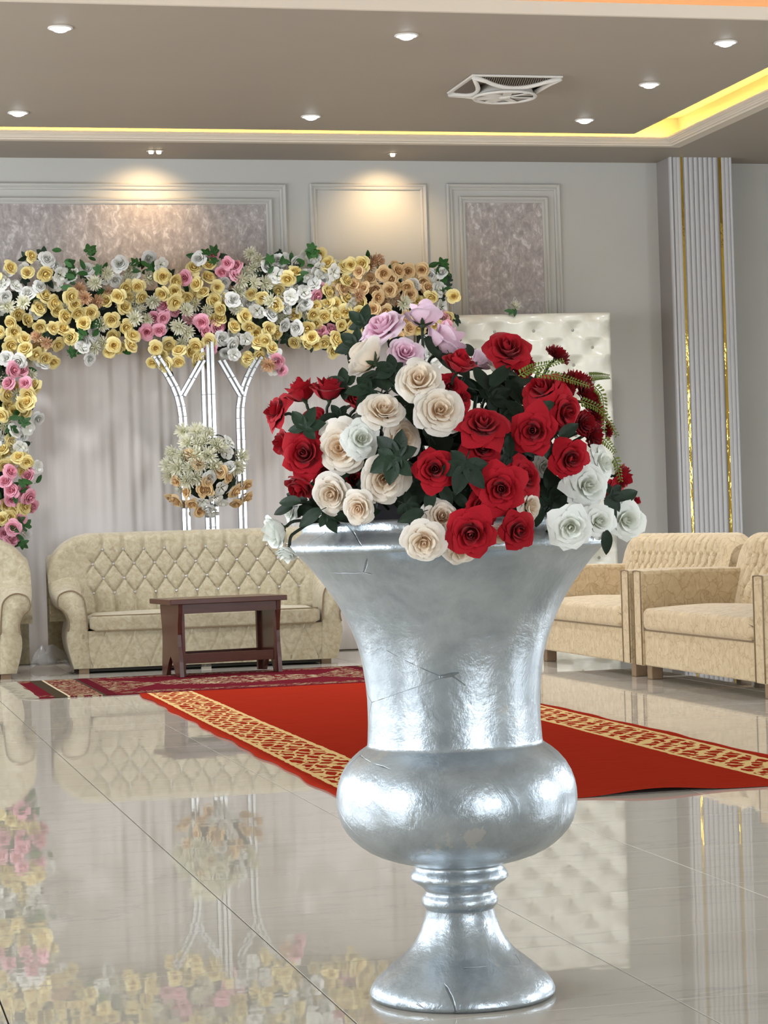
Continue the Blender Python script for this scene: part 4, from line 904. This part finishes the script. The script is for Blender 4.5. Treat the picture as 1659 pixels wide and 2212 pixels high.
# ================================================================== flower shapes (unit radius, opening along +Z)
def petal(mb, phi0, hw, R, Hh, nS, nT, pointed, tuck, curl, rnd, lay, r0=.03, z0=0.0):
    """cupped petal: sweeps out from the base, turns up, rolls its rim back"""
    ph = rnd.uniform(0, 6); am = rnd.uniform(.5, 1.2); skew = rnd.uniform(-.15, .15)
    def fn(u, v):
        s = 2*u-1
        tip = 1 - .20*abs(s)**2.4
        if pointed: tip += .09*math.exp(-((s-skew)/.20)**2) - .04*abs(s)
        t = v*tip
        w_ = hw*(.34 + .66*min(1, t*2.1)**.7)
        r = r0 + R*math.sin(min(1, t*.92+.04)*PI/2)**.85
        z = z0 + Hh*(t**1.45)
        c = max(0, t-.66)
        roll = curl*(1 + .9*abs(s)**2)
        r += R*roll*c*c*2.0; z -= (Hh*.4+R*.22)*roll*c*c*5.0
        r += (.10*tuck*s)*R*min(1, t*2) + .05*R*am*math.sin(s*3.1+ph)*t*t
        z += .06*R*am*math.sin(s*4.0+ph*1.7)*t*t
        r *= 1 - max(0, .8 - R*2.6)*t*t
        a = phi0 + s*w_
        return (r*math.cos(a), r*math.sin(a), z)
    mb.grid(fn, nS, nT, lambda u, v: (v, lay, rnd.random(), 1))
def rose(layers, pointed, seed, nS=6, nT=5, core=True):
    rnd = random.Random(seed); mb = MB(); off = rnd.random()*6
    for li, (n, R, Hh, hw, curl) in enumerate(layers):
        off += rnd.uniform(.4, 1.0)
        for i in range(n):
            petal(mb, off + 2*PI*i/n + rnd.uniform(-.16, .16), hw*rnd.uniform(.9, 1.1), R*rnd.uniform(.93, 1.07), Hh*rnd.uniform(.9, 1.1), nS, nT, pointed, 1, curl*rnd.uniform(.6, 1.4), rnd, li/max(1, len(layers)-1))
    return mb
LR = [(2, .10, .80, 1.75, .1), (3, .20, .82, 1.30, .3), (3, .36, .80, 1.12, .6), (4, .55, .72, .95, .9), (5, .74, .56, .82, 1.2), (5, .90, .34, .80, 1.5)]
LC = [(3, .12, .66, 1.2, .4), (4, .26, .70, .95, .6), (5, .44, .68, .85, .7), (6, .62, .58, .72, .9), (6, .80, .42, .68, 1.0), (6, .92, .20, .66, .9)]
LP = [(3, .14, .74, 1.2, .3), (5, .30, .78, .9, .5), (6, .50, .74, .78, .7), (7, .70, .60, .64, .9), (7, .90, .40, .60, 1.0)]
LW = [(2, .12, .72, 1.6, .3), (3, .25, .74, 1.2, .6), (4, .44, .68, 1.0, .9), (5, .64, .56, .84, 1.2), (5, .82, .38, .80, 1.4), (5, .94, .16, .66, 1.0)]
LB = [(2, .10, .95, 1.7, .1), (3, .24, 1.0, 1.3, .3), (3, .42, 1.0, 1.15, .45), (4, .58, .92, 1.0, .6), (5, .72, .74, .85, .8)]
def variants(nm, layers, pointed, mat, k, base, nS=7, nT=6):
    return [rose(layers, pointed, base+i, nS, nT).mesh(nm, mat, True) for i in range(k)]
def carnation(seed):
    rnd = random.Random(seed); mb = MB()
    for li, (n, R, Hh) in enumerate(((5, .25, .75), (8, .45, .72), (10, .66, .60), (11, .84, .42), (10, .92, .22))):
        for i in range(n):
            p0 = 2*PI*(i+rnd.random()*.7)/n + li; ph = rnd.random()*6; hw = .62 if li else .9; fr_ = rnd.uniform(6, 9)
            def fn(u, v, p0=p0, ph=ph, hw=hw, R=R, Hh=Hh, fr_=fr_):
                s = 2*u-1; t = v*(1-.16*s*s + .05*math.sin(s*14+ph)*(v > .8)); ruff = .10*math.sin(s*fr_+ph)*t*t
                r = .04 + R*t**.7 + ruff*.4; a = p0 + s*hw*(.25+.75*t)
                return (r*math.cos(a), r*math.sin(a), Hh*t + ruff + .05*math.sin(s*11+ph*2)*t**3)
            mb.grid(fn, 8, 4, lambda u, v: (v, .5, 0, 1))
    return mb
BLOOM = {'R': variants('red_rose_bloom', LR, True, RED, 5, 10), 'C': variants('cream_rose_bloom', LC, False, CREAM, 5, 30),
         'P': variants('pink_rose_bloom', LP, False, PINK, 3, 50), 'W': variants('white_rose_bloom', LW, True, WHITE, 4, 70),
         'Rb': variants('red_rose_bloom', LB, True, RED, 3, 110), 'Cb': variants('cream_rose_bloom', LB, False, CREAM, 2, 120), 'Pb': variants('pink_rose_bloom', LB, False, PINK, 2, 130), 'Wb': variants('white_rose_bloom', LB, True, WHITE, 2, 140),
         'K': [carnation(90+i).mesh('carnation_bloom', CARN, True) for i in range(3)]}
LS = [(2, .07, 1.02, 1.8, .1), (3, .24, 1.05, 1.25, .5), (3, .44, .98, 1.15, .8), (4, .64, .84, .95, 1.1), (4, .80, .58, .92, 1.4)]
def mum(seed):
    rnd = random.Random(seed); mb = MB()
    for n, el, L in ((9, 1.25, .75), (14, .85, .92), (16, .45, 1.0), (14, .1, .98)):
        for i in range(n):
            a = 2*PI*(i+rnd.random()*.6)/n; e = el + rnd.uniform(-.14, .14); l = L*rnd.uniform(.85, 1.08); w_ = .075
            d = Vector((math.cos(a)*math.cos(e), math.sin(a)*math.cos(e), math.sin(e))); sd = Vector((-math.sin(a), math.cos(a), 0))
            up = d.cross(sd)*-1
            ps = []; cs = []
            for t, ww in ((.1, .4), (.45, 1), (.8, 1.1), (1, .35)):
                c = d*(l*t) + up*(.10*math.sin(t*PI)) + Vector((0, 0, .12)); ps += [c - sd*w_*ww, c + sd*w_*ww]; cs += [(t, .5, 0, 1)]*2
            mb.add(ps, [(0, 1, 3, 2), (2, 3, 5, 4), (4, 5, 7, 6)], cs)
    return mb
def blossom(seed):
    rnd = random.Random(seed); mb = MB()
    for n, R, Hh in ((5, .95, .22), (4, .5, .42)):
        o = rnd.random()*6
        for i in range(n): petal(mb, o+2*PI*i/n, .62, R*rnd.uniform(.9, 1.05), Hh, 5, 4, False, .3, .7, rnd, .5)
    return mb
SMALL = {'y': [rose(LS, False, 200+i, 5, 4).mesh('yellow_rose', YELLOW, True) for i in range(4)],
         'a': [rose(LS, False, 210+i, 5, 4).mesh('apricot_rose', APRICOT, True) for i in range(3)],
         'p': [rose(LS, False, 220+i, 5, 4).mesh('pink_rose', PINKB, True) for i in range(3)],
         'w': [rose(LS, False, 230+i, 5, 4).mesh('white_rose', BLOSSOM, True) for i in range(2)] + [blossom(240+i).mesh('white_blossom', BLOSSOM, True) for i in range(3)],
         'm': [mum(250+i).mesh('white_chrysanthemum', MUM, True) for i in range(3)],
         'c': [mum(260+i).mesh('peach_chrysanthemum', PEACHM, True) for i in range(2)]}
def lobe(mb, ang, L, W, droop, z0=0.0, nS=4, nT=6, org=(0, 0)):
    ca, sa = math.cos(ang), math.sin(ang)
    def fn(u, v):
        s = 2*u-1; w_ = W*(math.sin(PI*min(1, v*.93+.07))**.75)*(1 - .25*v)
        x, y = s*w_, L*v; z = z0 + .20*abs(s)*w_ - droop*v*v*L + .02*math.sin(v*9)*abs(s)
        return (org[0] + x*ca + y*sa, org[1] - x*sa + y*ca, z)
    mb.grid(fn, nS, nT)
def leaf_palmate(seed, mat):
    rnd = random.Random(seed); mb = MB()
    for a, l, wd in ((0, 1.0, .33), (.95, .95, .31), (-.95, .95, .31), (1.95, .72, .25), (-1.95, .72, .25)):
        lobe(mb, a+rnd.uniform(-.1, .1), l*rnd.uniform(.9, 1.1), wd, rnd.uniform(.05, .25))
        lobe(mb, a+.36, l*.66, wd*.55, .12, -.01); lobe(mb, a-.36, l*.66, wd*.55, .12, -.01)
    mb.tube([(0, 0, 0), (0, -.25, -.1), (0, -.5, -.28)], .025, 5)
    return mb.mesh('leaf', mat, True)
def leaf_simple(seed, mat):
    rnd = random.Random(seed); mb = MB(); lobe(mb, 0, 1.3, .36, rnd.uniform(.1, .35), 0, 6, 9, (0, -.35)); mb.tube([(0, -.3, 0), (0, -.6, -.1)], .022, 5)
    return mb.mesh('leaf', mat, True)
PALM = [leaf_palmate(300+i, LEAF) for i in range(3)]; SIMP = [leaf_simple(310+i, LEAF) for i in range(3)]
SLEAF = [leaf_simple(320+i, LEAFB) for i in range(2)] + [leaf_palmate(330, LEAFB)]
DLEAF = [leaf_simple(340, LEAF), leaf_palmate(341, LEAF)]

# ---------------------------------------------------------------- flower arch behind the sofas
arch = thing('flower_arch', "garland of yellow, white and pink artificial flowers on a backdrop arch", 'flower arch', (1.35, 17.06, 0))
AO = Vector((1.35, 17.06, 0))
bk = MB(); bk.box(-.55, 3.26, .03, .10, 2.46, 2.80); bk.box(-.30, .02, .03, .10, 1.0, 2.5); bk.box(3.20, 3.30, .03, .10, 1.0, 2.5); bk.box(1.2, 1.8, .03, .10, 2.34, 2.5)
bk.build('foliage_backing', BACKING, arch)
MB().box(-.20, -.14, .03, .09, 0, 2.6).build('arch_post', STEELD, arch); MB().box(3.24, 3.30, .03, .09, 0, 2.6).build('arch_post', STEELD, arch)
rnd = random.Random(11)
NAME = {'y': 'yellow_rosette', 'a': 'apricot_rosette', 'p': 'pink_rosette', 'w': 'white_rosette', 'm': 'white_chrysanthemum', 'c': 'peach_chrysanthemum'}
def small_flower(par, org, p, k, n, size):
    m = rnd.choice(SMALL[k]); s = size*rnd.uniform(.88, 1.12)*({'m': 1.15, 'c': 1.1, 'w': 1.0}.get(k, 1.0))
    nn = Vector(n) + Vector((rnd.uniform(-.8, .8), rnd.uniform(-.3, .3), rnd.uniform(-.8, .6)))
    q = aim(nn) @ Matrix.Rotation(rnd.random()*6.28, 3, 'Z')
    put(NAME[k], m, par, Vector(p) - Vector(org), q, s)
for x, z, k in ARCH:
    y = 17.0 + rnd.uniform(-.05, .05)
    if k == 'g':
        for q in range(4):
            put('leaf', rnd.choice(SLEAF), arch, Vector((x+rnd.uniform(-.07, .07), y+rnd.uniform(-.08, .02), z+rnd.uniform(-.07, .07))) - AO, aim((rnd.uniform(-.6, .6), -1, rnd.uniform(-.3, .6)), (rnd.uniform(-1, 1), 0, rnd.uniform(-.3, 1))), rnd.uniform(.05, .075))
    else: small_flower(arch, AO, (x, y, z), k, (0, -1, .02), .057)
# second, deeper layer and leaves between the flowers
pts = [(x, z) for x, z, k in ARCH]
for i in range(280):
    x, z = rnd.choice(pts); x += rnd.uniform(-.08, .08); z += rnd.uniform(-.06, .06)
    put('leaf', rnd.choice(DLEAF + SLEAF[:1]), arch, Vector((x, 17.05+rnd.uniform(-.02, .03), z)) - AO, aim((rnd.uniform(-.7, .7), -1, rnd.uniform(-.5, .6)), (rnd.uniform(-1, 1), 0, rnd.uniform(-1, 1))), rnd.uniform(.05, .08))
for i in range(250):
    (x, z, k) = rnd.choice(ARCH)
    if k == 'g': continue
    if rnd.random() < .35: k = rnd.choice('wwm')
    small_flower(arch, AO, (x+rnd.uniform(-.09, .09), 17.05, z+rnd.uniform(-.08, .08)), k, (0, -1, 0), .052)

front = [(x, z) for x, z, k in ARCH if k != 'g']
for i in range(6000):                               # close the gaps of the garland
    x, z = rnd.uniform(.85, 4.70), rnd.uniform(2.36, 2.93)
    if rnd.random() < .15: x, z = rnd.uniform(1.05, 1.47), rnd.uniform(1.0, 2.4)
    if rnd.random() < .08: x, z = rnd.uniform(4.54, 4.68), rnd.uniform(1.0, 2.4)
    if z < 2.42 and 1.5 < x < 4.5 and not 2.55 < x < 3.2: continue
    if min((x-a)**2 + (z-b)**2 for a, b in front) < .082**2: continue
    front.append((x, z))
    k = min(ARCH, key=lambda e: (e[0]-x)**2 + (e[1]-z)**2)[2]
    small_flower(arch, AO, (x, 17.035, z), 'w' if k == 'g' else k, (0, -1, 0), .056)

# ---------------------------------------------------------------- mirrored stand
st = thing('mirrored_stand', "mirror-tiled metal flower stand with curved branches below the flower arch", 'stand', (2.85, 17.0, 0))
SO = Vector((2.85, 17.0, 0))
def spline(pts, n):
    P = [Vector(p) for p in pts]; out = []
    for i in range(len(P)-1):
        p0, p1, p2, p3 = P[max(i-1, 0)], P[i], P[i+1], P[min(i+2, len(P)-1)]
        for j in range(n):
            t = j/n; out.append(.5*((2*p1) + (-p0+p2)*t + (2*p0-5*p1+4*p2-p3)*t*t + (-p0+3*p1-3*p2+p3)*t**3))
    out.append(P[-1]); return out
def bar(path, wdt, dp, yo, name, mat, tiles=False):
    pts = [Vector((p[0], yo, p[1])) - Vector((SO.x, 0, 0)) for p in path]
    secs = []
    for i, p in enumerate(pts):
        t = (pts[min(i+1, len(pts)-1)] - pts[max(i-1, 0)]).normalized(); s = Vector((t.z, 0, -t.x))
        secs.append([p + s*(-wdt/2) + Vector((0, -dp/2, 0)), p + s*(wdt/2) + Vector((0, -dp/2, 0)), p + s*(wdt/2) + Vector((0, dp/2, 0)), p + s*(-wdt/2) + Vector((0, dp/2, 0))])
    o = MB().loft(secs).build(name, mat, st)
    if tiles:
        for i in range(len(pts)-1):
            a, b = pts[i], pts[i+1]; t = (b-a); L = t.length; t.normalize(); s = Vector((t.z, 0, -t.x))
            a2, b2 = a + t*.003, b - t*.003; y0 = Vector((0, -dp/2-.001, 0)); y1 = Vector((0, -dp/2-.006, 0)); wv = s*(wdt/2-.002)
            MB().loft([[a2-wv+y0, a2+wv+y0, b2+wv+y0, b2-wv+y0], [a2-wv*.93+y1, a2+wv*.93+y1, b2+wv*.93+y1, b2-wv*.93+y1]]).build('mirror_tile', MIRROR, o)
    return o
leftp = [(2.672, 0.0), (2.672, .966), (2.669, 1.75), (2.656, 1.925), (2.618, 2.055), (2.551, 2.181), (2.48, 2.30)]
rightp = [(3.104, 0.0), (3.103, .953), (3.106, 1.619), (3.108, 1.88), (3.135, 2.022), (3.194, 2.162), (3.27, 2.28)]
def dens(path, straight=.20):
    sp = spline([(p[0], 0, p[1]) for p in path], 12); out = [sp[0]]; acc = 0
    for a, b in zip(sp, sp[1:]):
        acc += (b-a).length
        lim = .075 if b.z > 1.6 else .35
        if acc >= lim: out.append(b); acc = 0
    if (out[-1]-sp[-1]).length > .02: out.append(sp[-1])
    return [(p.x, p.z) for p in out]
for path in (leftp, rightp):
    d = dens(path)
    bar([(x-.014, z) for x, z in d], .026, .03, .025, 'post', STEELD, True)
    bar([(x+.016, z) for x, z in d], .024, .03, -.02, 'post', STEELD, True)
for x, y in ((2.836, .03), (2.872, -.01), (2.902, -.03)):
    bar([(x, 0), (x, .5), (x, 1.0), (x, 1.5), (x, 2.0), (x, 2.4)], .028, .03, y, 'post', STEELD if y > .02 else STEELD, True)
for a, b in (((2.665, 1.99), (2.83, 2.26)), ((3.12, 1.995), (2.975, 2.26))):
    for o in (-.014, .016): bar([(a[0]+o, a[1]), ((a[0]+b[0])/2+o, (a[1]+b[1])/2), (b[0]+o, b[1])], .024, .028, -.015 if o > 0 else .02, 'branch', STEELD, True)
MB().box(-.27, .30, -.10, .10, 0, .03).build('base_plate', STEELD, st, bevel=.004)

ballt = thing('flower_ball', "round arrangement of white chrysanthemums and apricot roses fixed to the mirrored stand", 'flower ball', BALL_C, 0)
bs = MB(); n = 20
bs.loft([[(.22*math.sin(PI*j/12)*math.cos(2*PI*i/n), .19*math.sin(PI*j/12)*math.sin(2*PI*i/n), -.24*math.cos(PI*j/12)) for i in range(n)] for j in range(1, 12)])
bs.build('foam_core', BACKING, ballt, True)
BC = Vector(BALL_C)
for x, y, z, k in BALL:
    p = Vector((x, y, z)); nrm = (p - BC - Vector((0, .12, 0))).normalized()
    small_flower(ballt, BC, p, k, nrm, .066 if k == 'm' else .053)
for i in range(70):
    d = Vector((rnd.gauss(0, 1), rnd.gauss(0, 1), rnd.gauss(0, 1))).normalized()
    p = BC + Vector((d.x*.265, d.y*.21, d.z*.265))
    if d.y < .5: put('leaf', rnd.choice(DLEAF + SLEAF[:2]), ballt, p - BC, aim(d, (rnd.uniform(-1, 1), 0, rnd.uniform(-1, 1))), rnd.uniform(.045, .07))
    else: small_flower(ballt, BC, p, 'm', d, .06)

hf = thing('chrysanthemum_sprig', "single white chrysanthemum with leaves lying on top of the headboard", 'flower', (5.405, 17.335, 2.672))
put('bloom', SMALL['m'][0], hf, (0, -.02, 0), aim((.2, -.6, .8)), .055)
for q, a in enumerate(((-.9, .1), (-.5, -.5), (-.1, -.7))): put('leaf', SLEAF[q % 2], hf, (-.045+.02*q, -.05, -.03), aim((0, -1, .3), (a[0], 0, a[1])), .05)

# ---------------------------------------------------------------- the urn
AX, AY = 1.284, 4.628
S = 4.796/4920
Y0 = 2150
UP = [(1122,306),(1120,312),(1126,318),(1136,317),(1143,317),(1150,324),(1160,338),(1168,345),(1177,348),(1185,346),(1189,338),(1194,326),(1212,309),(1243,284),(1272,263),(1300,245),(1328,230),(1355,218),(1385,206.5),(1414,198.5),(1445,193),(1475,189.5),(1505,187),(1530,186.5),(1560,186.5),(1586,188),(1600,189),(1607,190),(1610,194),(1620,209),(1633,224),(1650,238.5),(1670,249.5),(1690,256.5),(1709,260),(1725,261),(1738,260),(1756,256.5),(1775,250),(1792,240.5),(1806,228.5),(1820,213),(1833,194.5),(1844,172),(1853,146),(1860,120),(1864,100),(1867,94),(1872,94),(1878,98),(1886,104),(1894,106),(1901,101),(1907,92),(1913,82),(1920,76.5),(1927,74.5),(1931,77),(1936,81),(1942,82.5),(1950,82),(1956,79),(1960,75),(1964,73),(1985,78),(2010,87),(2030,98),(2047,110),(2060,123),(2073,140),(2088,158),(2103,175),(2115,188),(2126,196),(2138,200.5),(2144,200),(2149.5,194)]
prof_ = [(r*S, (Y0-y)*S) for y, r in UP]
inner = [(240*S, (Y0-1300)*S), (280*S, (Y0-1243)*S), (302*S, (Y0-1195)*S), (304*S, (Y0-1135)*S)]
full = [(.001, (Y0-1330)*S), (180*S, (Y0-1325)*S)] + inner + prof_ + [(.001, 0.0005)]
import mathutils.noise as mn
n = 128; secs = []
for r, z in full:
    ring = []
    for i in range(n):
        a = 2*PI*i/n; k = 1 + .006*mn.noise(Vector((math.cos(a)*1.5, math.sin(a)*1.5, z*4))) + .0025*mn.noise(Vector((math.cos(a)*6, math.sin(a)*6, z*18)))
        ring.append((r*k*math.cos(a), r*k*math.sin(a), z))
    secs.append(ring)
urn = MB().loft(secs, caps=False).build('urn_planter', SILVER, None, True)
urn.location = (AX, AY, 0)
tag(urn, "tall weathered silver urn planter on a flared foot, full of artificial flowers", 'urn')

# ---------------------------------------------------------------- bouquet: every flower its own thing
NM = {'R': ('red_rose', 'rose', 'red roses in the urn'), 'C': ('cream_rose', 'rose', 'cream roses in the urn'), 'P': ('pink_rose', 'rose', 'pink roses in the urn'),
      'W': ('white_rose', 'rose', 'white roses in the urn'), 'K': ('red_carnation', 'carnation', 'red carnations in the urn')}
cal = MB()
for i in range(5): lobe(cal, i*2*PI/5, .55, .13, -.35, -.02, 2, 3)
cal.lathe([(.0005, -.20), (.05, -.19), (.11, -.08), (.14, .02)], 10)
cal_m = cal.mesh('calyx', m_leaf('calyx_green', (.03, .05, .025), (.06, .09, .04)), True)
rnd = random.Random(21)
cnt = {}
for (x, y, z, r, k, nx, ny, nz, lab) in BLOOMS:
    nm, cat, grp = NM[k]; n_ = Vector((nx, ny, nz)); c = Vector((x, y, z)); b0 = c - n_*(.33*r)
    t = thing(nm, lab, cat, b0, 0, grp)
    i = cnt.get(k, 0); cnt[k] = i+1
    q = aim(n_ + Vector((rnd.uniform(-.16, .16), rnd.uniform(-.1, .1), rnd.uniform(-.16, .16)))) @ Matrix.Rotation(rnd.random()*6.28, 3, 'Z')
    sc = r*.92; tall = 1.18; kk = k
    if k != 'K' and n_.dot(-fwd) < .45: kk = k+'b'; sc = r*1.1; tall = 1.12
    put('bloom', BLOOM[kk][i % len(BLOOM[kk])], t, (0, 0, 0), q, (sc*rnd.uniform(.86, 1.06), sc*rnd.uniform(.94, 1.12), sc*(tall if k != 'K' else 1.0)))
    put('calyx', cal_m, t, (0, 0, 0), q, r*1.0)
    root = Vector((AX + (x-AX)*.18, AY + (y-AY)*.18, .86)) - b0
    tip = -n_*(.18*r)
    mid = tip - n_*.07 + (root-tip)*.22
    MB().tube(spline([tip, tip*1 - n_*.03, mid, root], 5), .0032, 6).build('stem', STEM, t, True)

bush = thing('foliage_bush', "dark green lobed artificial foliage filling the urn bouquet", 'foliage', (AX, AY, .84))
BO = Vector((AX, AY, .84))
for (x, y, z, r, k, nx, ny, nz, tx, ty, tz) in LEAVES:
    m = (PALM if k == 'P' else SIMP)[rnd.randrange(3)]
    put('leaf', m, bush, Vector((x, y, z)) - BO, aim((nx, ny, nz), (tx, ty, tz)), r*(1.0 if k == 'P' else .95))
for i in range(190):
    d = Vector((rnd.gauss(0, 1), rnd.gauss(0, 1), abs(rnd.gauss(0, .8))-.1)).normalized(); rr = rnd.uniform(.45, .80)
    p = Vector((AX + d.x*.36*rr, AY + d.y*.36*rr, 1.05 + d.z*.40*rr))
    put('leaf', rnd.choice(PALM + SIMP), bush, p - BO, aim(d + Vector((rnd.uniform(-.5, .5), rnd.uniform(-.5, .5), rnd.uniform(-.3, .5))), (rnd.uniform(-1, 1), rnd.uniform(-1, 1), rnd.uniform(-.6, 1))), rnd.uniform(.05, .078))
for i in range(70):                                 # low leaves just above the rim
    a = rnd.random()*6.28; rr = rnd.uniform(.12, .285)
    p = Vector((AX + rr*math.cos(a), AY + rr*math.sin(a), rnd.uniform(1.0, 1.10)))
    put('leaf', rnd.choice(PALM + SIMP), bush, p - BO, aim((math.cos(a)+rnd.uniform(-.4, .4), math.sin(a)+rnd.uniform(-.4, .4), rnd.uniform(0, .6)), (rnd.uniform(-1, 1), rnd.uniform(-1, 1), rnd.uniform(-.2, 1))), rnd.uniform(.055, .08))
for i in range(14):
    a = rnd.random()*6.28; e = rnd.uniform(.1, .28)
    MB().tube(spline([(0, 0, -.02), (.3*e*math.cos(a), .3*e*math.sin(a), .14), (e*math.cos(a), e*math.sin(a), .16+.3*rnd.random())], 5), .004, 6).build('stem', STEM, bush, True)

for pts_, lab in SPRIGS:
    P = [Vector(p) for p in pts_]; t = thing('fern_sprig', lab, 'sprig', P[0], 0, 'fern sprigs on the right of the bouquet')
    path = [p - P[0] for p in spline(P, 14)]
    MB().tube(path, .0011, 5).build('stem', SPRIG, t, True)
    lf = MB(); view = Vector((-.24, -.97, .1)); acc = 0; total = sum((b-a).length for a, b in zip(path, path[1:])); run = 0
    for i in range(1, len(path)):
        stp = (path[i]-path[i-1]).length; run += stp; acc += stp
        if acc < .0058: continue
        acc = 0; tdir = (path[i]-path[i-1]).normalized(); sd = tdir.cross(view).normalized(); frac = run/total; L = .0105*(1.2-.6*frac)
        for s in (-1, 1):
            b = path[i]; e = (sd*s + tdir*.6).normalized(); w_ = e.cross(view).normalized()*L*.22; up = view*.002
            lf.add([b, b+e*L*.4-w_*.6+up, b+e*L*.75-w_+up, b+e*L+up*.5, b+e*L*.75+w_+up, b+e*L*.4+w_*.6+up], [(0, 1, 2, 3, 4, 5)])
    o = lf.build('leaflets', SPRIG, t, True); o['kind'] = 'stuff'
    so = o.modifiers.new('thickness', 'SOLIDIFY'); so.thickness = .0008

# grey felt leaf standing behind the rim
fl = MB(); lob = [(-.045, -.05), (-.05, .0), (-.04, .045), (-.015, .06), (.0, .078), (.018, .062), (.04, .066), (.036, .048), (.055, .04), (.042, .022), (.06, .012), (.045, .0), (.05, -.03), (.03, -.05)]
fl.loft([[(x, .001, z) for x, z in lob], [(x, -.003 - .01*abs(x)*8, z) for x, z in lob]])
flo = fl.build('felt_leaf', FELTM); flo.location = Vector(FELT) + Vector((.03, .13, -.015)); flo.rotation_euler = (-.15, 0, math.radians(-12))
tag(flo, "grey felt leaf standing just behind the front rim of the urn", 'leaf')

# crumpled clear plastic left between the two tufted sofas
def pf(u, v):
    x = -.16+.32*u; y = -.05+.1*v*(1-.3*u); q = mn.noise(Vector((u*5, v*4, 3)))
    return (x, .12*v + .05*q - .02, .012 + .20*(math.sin(PI*u)**.6)*math.sin(PI*(.08+.84*v))*(.7+.6*q))
PLAST = NT('clear_plastic').col((.75, .76, .78)).p(rough=.12, spec=.8, alpha=.35).m
pl = MB().grid(pf, 34, 20).build('plastic_wrap', PLAST); pl.location = (1.60, 16.62, 0)
tag(pl, "crumpled clear plastic wrap on the floor between the two tufted sofas", 'plastic wrap')
